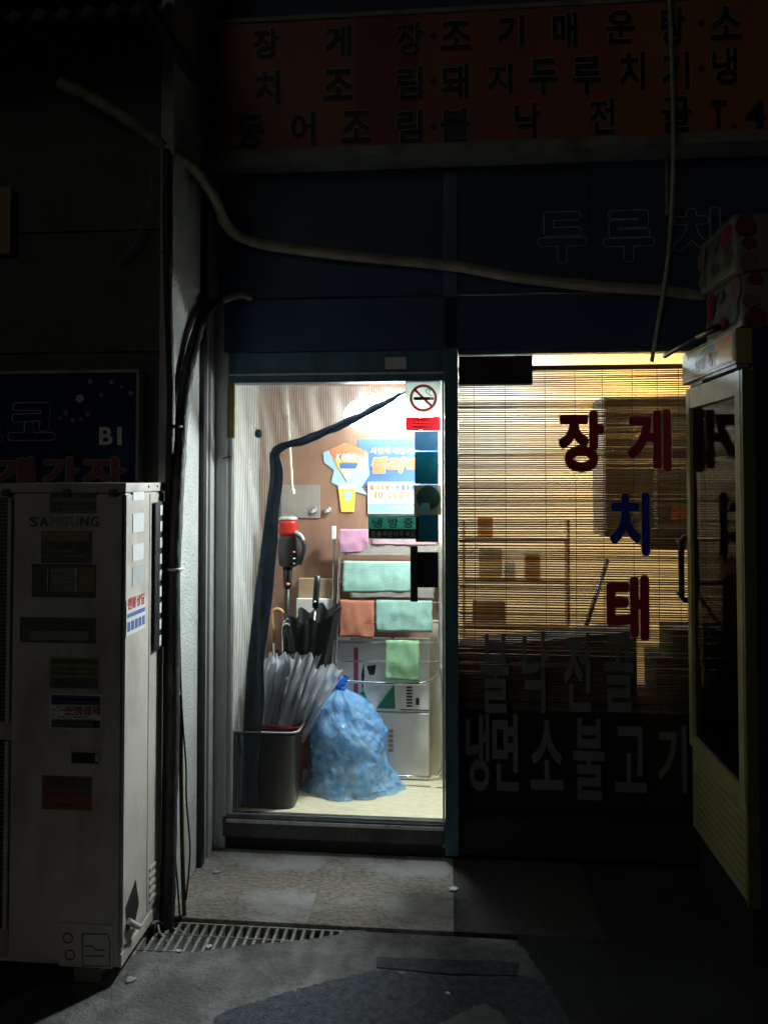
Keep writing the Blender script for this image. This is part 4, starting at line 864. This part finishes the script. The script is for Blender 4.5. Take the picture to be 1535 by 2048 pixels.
tube('cable_cover', M_ACBODY, [(SX + .012, AY0 + .03, AZ0 + .19), (SX + .02, AY0 + .06, AZ0 + .16), (SX + .018, AY0 + .10, AZ0 + .13)], .010, ac, 8)
# black coil guard; light through its slots is painted as pale dashes
gz0, gz1 = P(318, 1292, AY1 - .02).z, P(318, 1003, AY1 - .02).z; gya, gyb = AY1 - .105, AY1 + .022
gd = box('slotted_guard', M_BLACK, (SX + .012, gya, gz0), (SX + .017, gyb, gz1), ac, .001, 'black metal guard strip with pale painted dashes for lit slots')
n = 9; stp = (gz1 - gz0) / n
for k in range(n): box('lit_dash', M_LETW, (SX + .0172, gyb - .088, gz0 + stp * (k + .18)), (SX + .0185, gyb - .066, gz0 + stp * (k + .80)), gd)
for z in (gz0 + .03, gz1 - .03): box('spacer', M_BLACK, (SX + .004, gya + .02, z - .008), (SX + .0118, gya + .04, z + .008), gd)
def sidelab(name, m, y0, z0, y1, z1, lift=.006, th=.001): return box(name, m, (SX + lift, y0, z0), (SX + lift + th, y1, z1), ac)
def sz(py): return PX(285, py, SX).z
for py0, py1, m in ((980, 1000, M_WHITE), (1025, 1062, M_LETW), (1085, 1117, M_WHITE), (1128, 1166, M_GREYV)): sidelab('sticker', m, AY0 + .05, sz(py1), AY0 + .14, sz(py0))
st = sidelab('sticker', M_WHITE, AY0 + .004, sz(1256), AY0 + .16, sz(1188), .0062)
V_ = Vector((0, 1, 0))
x = AY0 + .012
for chh in '렌탈상담': glyph('letter', chh, M_RED, Vector((SX + .0076, x, sz(1207))), V_, UZ, .032, .040, st, .05, .0008); x += .036
box('band', mat('label_blue', (.12, .16, .42), None, 10, .5), (SX + .0073, AY0 + .01, sz(1222)), (SX + .0079, AY0 + .155, sz(1214)), st)
for k in range(5): box('text_line', mat('label_blue', (.12, .16, .42), None, 10, .5), (SX + .0073, AY0 + .012 + k * .03, sz(1248)), (SX + .0079, AY0 + .034 + k * .03, sz(1230)), st)
# front lettering and stickers
YF = AY0 - .0045
M_SBLUE = mat('maker_blue', (.02, .03, .16), (.016, .024, .13), 12, .4); M_FADE = mat('maker_faded', (.30, .31, .34), (.26, .27, .30), 12, .5)
x = 60
for chh in 'SAMSUNG': gbox('letter', chh, M_FADE if chh in 'U' or 95 < x < 150 else M_SBLUE, x, 1033, x + 17, 1053, YF, ac, .03, thick=.001); x += 20.2
M_LBK = mat('label_dark', (.11, .105, .09), (.05, .048, .04), 26, .5); M_LYE = mat('label_yellow', (.36, .32, .12), (.22, .19, .07), 24, .5); M_LGR = mat('label_grey', (.30, .31, .28), (.22, .23, .21), 14, .5); M_LOR = mat('label_orange', (.34, .10, .03), (.28, .08, .025), 10, .55)
M_LTXT = mat('label_text', (.20, .20, .18), (.10, .10, .09), 40, .6)
def flab(parts, lb):
    p0 = parts[0]; b_ = fbox('sticker', p0[0], *p0[1:], YF - .0002, .0006, ac, label=lb)
    for k, p in enumerate(parts[1:]): fbox('print', p[0], *p[1:], YF - .0008 - .0005 * (k % 2), .0005, b_)
    x0, y0, x1, y1 = p0[1:]; y = y0 + 5
    while y < y1 - 4:
        x = x0 + 4; bm = bmesh.new()
        while x < x1 - 6:
            w = random.uniform(2.5, 9); q = P(x, y + 2.2, YF - .0019); r_ = P(min(x + w, x1 - 3), y, YF - .0019)
            if random.random() < .8: abox(bm, (q.x, q.y, q.z), (r_.x, q.y + .0003, r_.z))
            x += w + 1.8
        if bm.verts: mk('small_print', bm, M_LTXT, b_)['kind'] = 'stuff'
        else: bm.free()
        y += random.choice((5.5, 7, 9))
    return b_
flab([(M_LBK, 100, 982, 193, 1026), (M_LGR, 104, 996, 190, 1003), (M_LYE, 120, 991, 165, 995), (M_LGR, 122, 1012, 176, 1015), (M_LGR, 130, 1019, 190, 1024)], 'dark energy sticker with grey bar')
flab([(M_LBK, 83, 1062, 184, 1126), (M_LYE, 85, 1064, 178, 1082), (M_LGR, 90, 1100, 150, 1103), (M_LGR, 90, 1110, 170, 1113)], 'dark warning sticker with yellow head')
flab([(M_LBK, 64, 1128, 192, 1195), (M_LGR, 97, 1136, 151, 1184), (M_LYE, 154, 1136, 190, 1184), (M_WHITE, 95, 1136, 100, 1184), (M_WHITE, 151, 1136, 156, 1184)], 'dark sticker with pale panels')
flab([(M_LBK, 40, 1235, 192, 1286), (M_LGR, 60, 1262, 176, 1280)], 'faded dark torn sticker')
s_ = flab([(M_LYE, 100, 1314, 198, 1378), (M_LBK, 102, 1318, 196, 1328), (M_LBK, 106, 1336, 192, 1340), (M_LBK, 102, 1346, 196, 1350), (M_LBK, 102, 1357, 196, 1376)], 'mustard sticker with black bands')
s_ = flab([(M_WHITE, 100, 1388, 204, 1458), (M_SBLUE, 103, 1391, 201, 1410), (M_LBK, 103, 1440, 201, 1456), (M_LYE, 155, 1444, 182, 1453), (M_RED, 186, 1442, 197, 1454), (M_LETW, 120, 1398, 196, 1401)], 'white sticker with blue head and red writing')
x = 128
for chh in '소액결제': gbox('letter', chh, M_RED, x, 1412, x + 17, 1430, YF - .0016, s_, .03, thick=.0006); x += 18.5
flab([(M_LOR, 84, 1552, 184, 1620), (M_LBK, 88, 1555, 182, 1576), (M_LBK, 90, 1586, 178, 1590), (M_LBK, 112, 1607, 150, 1613)], 'rusty orange sticker with dark heading')
fbox('latch_recess', M_BLACK, 143, 1505, 198, 1527, YF, .001, ac); fbox('latch', M_GREYV, 138, 1501, 202, 1504, YF - .004, .005, ac); fbox('latch', M_GREYV, 190, 1508, 200, 1524, YF - .004, .004, ac, .001)
fbox('knockout_plate', M_ACBODY, 118, 1848, 226, 1935, YF - .002, .003, ac, .001)
for c_ in (((165, 1868), (214, 1868), (220, 1880), (220, 1932), (166, 1932), (165, 1868)), ((170, 1892), (186, 1892), (192, 1900), (210, 1900)), ((170, 1912), (208, 1912))):
    tube('groove', M_BLACK, [P(a, b, YF - .0025) for a, b in c_], .0016, ac, 5, 0)
for px, py in ((136, 1876), (140, 1910)):
    c = P(px, py, YF - .003); bm = bmesh.new(); atube(bm, [c + Vector((math.cos(a), 0, math.sin(a))) * .016 for a in [k * math.pi / 8 for k in range(17)]], .0016, 5, False); mk('knockout_ring', bm, M_BLACK, ac)
for px in (10, 130, 222):
    box('lid_clip', M_BLACK, (P(px, 975, AY0).x, AY0 - .016, AZ1 - .045), (P(px + 14, 975, AY0).x, AY0 - .0105, AZ1 - .02), ac, .002)

# ------------------------------------------------------------------ drinks fridge on the right, its door facing the entrance
fr_ = thing('drinks_fridge', 'cream framed glass door drinks fridge with advertising header beside the window', 'fridge')
FX = 1.0; FY0, FY1 = -.64, -.06; dz0, dz1 = .54, 2.02; hz1 = 2.165
FXB = FX + .66
# hollow navy cabinet
for nm, lo, hi in (('cabinet_side', (FX + .045, FY0, .2), (FXB, FY0 + .03, hz1)), ('cabinet_side', (FX + .045, FY1 - .03, .2), (FXB, FY1, hz1)), ('cabinet_back', (FXB - .03, FY0 + .031, .2), (FXB - .001, FY1 - .031, hz1)), ('cabinet_top', (FX + .045, FY0 + .031, 2.03), (FXB - .031, FY1 - .031, hz1 - .002)), ('cabinet_base', (FX + .045, FY0 + .031, .2), (FXB - .031, FY1 - .031, .54))):
    box(nm, M_FRNAVY, lo, hi, fr_)
dd = box('door', M_FRCREAM, (FX, FY0 + .001, dz0), (FX + .042, FY0 + .05, dz1), fr_, .004)
box('stile', M_FRCREAM, (FX, FY1 - .045, dz0), (FX + .042, FY1 - .001, dz1), dd, .004)
box('rail', M_FRCREAM, (FX + .001, FY0 + .051, dz1 - .085), (FX + .041, FY1 - .046, dz1 - .001), dd, .003)
box('rail', M_FRCREAM, (FX + .001, FY0 + .051, dz0 + .001), (FX + .041, FY1 - .046, dz0 + .05), dd, .003)
box('glass', M_FGLASS, (FX + .014, FY0 + .052, dz0 + .051), (FX + .018, FY1 - .047, dz1 - .086), dd)
for z in (.85, 1.15, 1.45, 1.72): box('shelf', M_STEELK, (FX + .06, FY0 + .035, z), (FXB - .04, FY1 - .035, z + .012), fr_)
box('header', M_FRCREAM, (FX - .012, FY0 + .0, dz1 + .022), (FX + .044, FY1, hz1), fr_, .004)
hdp = box('header_print', M_WHITE, (FX - .0145, FY0 + .012, dz1 + .034), (FX - .0125, FY1 - .09, hz1 - .010), fr_)
U2 = Vector((0, -1, 0)); hx = FX - .0155
def hpoly(m, pts): bm = bmesh.new(); bm.faces.new([bm.verts.new((hx, FY1 - .09 - u * (FY1 - FY0 - .102), dz1 + .034 + v * (hz1 - dz1 - .044))) for u, v in pts]); return mk('print', bm, m, hdp)
hpoly(mat('swoosh_blue', (.05, .28, .50), None, 9, .4), [(.05, .30), (.2, .66), (.42, .92), (.62, .96), (.62, .72), (.45, .66), (.25, .5), (.08, .25)])
hpoly(M_PYE, [(.66, .10), (.98, .05), (.98, .55), (.70, .60)]); hpoly(M_POR, [(.66, .62), (.98, .57), (.98, .96), (.66, .96)])
u0 = .20
for chh in '남양': glyph('letter', chh, M_INK, Vector((hx - .001, FY1 - .09 - u0 * .47, dz1 + .048)), U2, UZ, .052, .045, hdp, .03, .0008); u0 += .125
glyph('letter', '6', M_RED, Vector((hx - .001, FY1 - .09 - .50 * .47, dz1 + .046)), U2, UZ, .04, .055, hdp, .05, .0008)
box('hinge', M_BLACK, (FX + .003, FY1 - .20, dz1 + .002), (FX + .04, FY1 - .06, dz1 + .02), fr_, .003); box('canopy_lip', M_SIGNGREY, (FX - .008, FY0 + .002, dz1 + .010), (FX + .03, FY0 + .36, dz1 + .0205), fr_)
lpz0 = .205
box('kick_panel', M_FRCREAM, (FX + .012, FY0 + .001, lpz0), (FX + .04, FY1 - .002, dz0 - .012), fr_, .003)
for k in range(9): z = lpz0 + .03 + k * .031; box('louvre', M_FRCREAM, (FX + .006, FY0 + .02, z), (FX + .0118, FY1 - .02, z + .014), fr_, .002)
box('plinth', M_DARKCAB, (FX + .03, FY0 + .02, -.03), (FXB - .02, FY1 - .02, .199), fr_)
box('edge_trim', mat('fridge_olive', (.16, .17, .07), (.11, .12, .05), 8, .5), (FX + .0015, FY0 - .018, lpz0), (FX + .042, FY0 - .0005, dz1), fr_, .003)
# slanting awning arm in front of the window head
aa = thing('awning_arm', 'dark folding arm poking out above the window head by the fridge header', 'arm')
tube('bar', M_BLACK, [P(1328, 712, -.02), P(1395, 672, -.35)], .011, aa, 8, 0); 
tube('bar', M_BLACK, [P(1395, 672, -.35), P(1435, 655, -.5)], .013, aa, 8, 0)
tag(box('card_sheet', M_WHITE, (FX - .005, -.40, hz1 + .0025), (FX + .30, -.08, hz1 + .006)), 'pale card sheet lying on top of the drinks fridge', 'card')
# paper-roll packs stacked on the fridge
M_PACKW = mat('pack_film', (.30, .27, .22), (.22, .20, .16), 6, .35, bump=.4, bscale=15); M_PACKR = mat('pack_red', (.26, .03, .06), (.20, .02, .045), 9, .35); M_PACKG = mat('pack_green', (.12, .17, .08), (.09, .13, .06), 6, .4); M_PACKB = mat('pack_blue', (.14, .19, .20), None, 8, .4)
M_PACKP = mat('pack_pink', (.30, .16, .16), (.24, .12, .12), 9, .35)
def pack(lb, x0, y0, z0, w, d, h, mface):
    t = thing('tissue_pack', lb, 'tissue pack', 'tissue packs on the fridge'); bm = bmesh.new(); vs = abox(bm, (x0, y0, z0), (x0 + w, y0 + d, z0 + h), .02)
    bmesh.ops.subdivide_edges(bm, edges=bm.edges, cuts=2, use_grid_fill=True)
    for v in bm.verts:
        if v.co.z > z0 + .005: v.co += .007 * Vector((noise.noise(v.co * 12), noise.noise(v.co * 12 + Vector((5, 0, 0))), noise.noise(v.co * 12 + Vector((0, 5, 0)))))
    mk('wrapper', bm, M_PACKW, t, True)
    rnd = random.Random(int(z0 * 1000) + int(x0 * 100))
    cols = (M_PACKR, mface, M_PACKR, M_PACKP)
    def blob(c, ex, ez, m, sd):
        bm = bmesh.new(); V = [c + ex * (math.cos(a) * (1 + .35 * noise.noise(Vector((math.cos(a) * 1.5, math.sin(a) * 1.5, sd))))) + ez * (math.sin(a) * (1 + .35 * noise.noise(Vector((math.cos(a) * 1.5, sd, math.sin(a) * 1.5))))) for a in [q * math.pi / 10 for q in range(20)]]
        bm.faces.new([bm.verts.new(v) for v in V]); mk('print', bm, m, t)
    for k in range(9):
        r = rnd.uniform(.022, .045); c = Vector((x0 + w * (.14 + .36 * (k % 3)) + rnd.uniform(-.02, .02), y0 - .0065 - .0003 * k, z0 + h * (.2 + .3 * (k // 3)) + rnd.uniform(-.012, .012)))
        blob(c, Vector((r, 0, 0)), Vector((0, 0, r * rnd.uniform(.6, 1.1))), cols[rnd.randrange(4)], k * 3.1)
    for k in range(6):
        r = rnd.uniform(.022, .05); c = Vector((x0 - .0065 - .0003 * k, y0 + d * (.16 + .34 * (k % 3)) + rnd.uniform(-.02, .02), z0 + h * (.28 + .42 * (k // 3)) + rnd.uniform(-.012, .012)))
        blob(c, Vector((0, r, 0)), Vector((0, 0, r * rnd.uniform(.6, 1.1))), cols[rnd.randrange(4)] if k % 2 else mface, k * 2.3)
pack('tissue pack with pale blue side, lower one on the fridge', FX + .02, FY0 + .02, hz1 + .007, .30, .36, .195, M_PACKB)
pack('tissue pack with green side stacked on the lower pack', FX + .0, FY0 + .03, hz1 + .207, .30, .36, .205, M_PACKG)
pack('tissue pack further along the fridge top against the wall end', FX + .33, FY0 + .05, hz1 + .007, .28, .36, .20, M_PACKB)

# ------------------------------------------------------------------ litter
def scrap(name, lb, px, py, s, m, z=0, sd=0):
    c = PZ(px, py, z); bm = bmesh.new()
    def f(u, v): a = 2 * math.pi * u; r = s * math.sin(math.pi * (.05 + .9 * v)) * (1 + .8 * noise.noise(Vector((math.cos(a) * 2, math.sin(a) * 2, v * 4 + sd)))); return c + Vector((r * math.cos(a) * 1.3, r * math.sin(a), s * .4 * (1 - math.cos(math.pi * v)) * .5 + .0005))
    agrid(bm, f, 14, 7); return tag(mk(name, bm, m, None), lb, 'litter')
scrap('paper_scrap', 'crumpled white paper scrap on the stone doorstep by the post', 906, 1778, .014, M_WHITE, .002, 1)
scrap('paper_scrap', 'tiny white scrap on the dark asphalt patch', 895, 1987, .006, M_WHITE, GZ + .005, 2)
scrap('plastic_cup', 'crushed clear plastic cup at the foot of the return wall', 434, 1744, .016, M_SLEEVE, .001, 3)
scrap('foil_scrap', 'shiny scrap lying on the drain grate', 418, 1893, .008, M_LETW, GZ - .004, 4)
scrap('foil_scrap', 'pale scrap beside the looped cable', 357, 1902, .007, M_LETW, GZ + .001, 5)
scrap('plastic_wrapper', 'pale crumpled wrapper under the corner of the air conditioner', 262, 1960, .013, M_SLEEVE, GZ + .001, 6)

# ------------------------------------------------------------------ put every Empty at its thing's base
dg = bpy.context.evaluated_depsgraph_get(); bpy.context.view_layer.update()
for o in list(COL.objects):
    if o.type == 'EMPTY' and o.parent is None and o.children:
        lo = Vector((1e9,) * 3); hi = -lo
        for c in o.children_recursive:
            if c.type == 'MESH':
                for b in c.bound_box:
                    w = c.matrix_world @ Vector(b)
                    for i in range(3): lo[i] = min(lo[i], w[i]); hi[i] = max(hi[i], w[i])
        base = Vector(((lo.x + hi.x) / 2, (lo.y + hi.y) / 2, lo.z)); o.location = base
        for c in o.children: c.location = Vector(c.location) - base
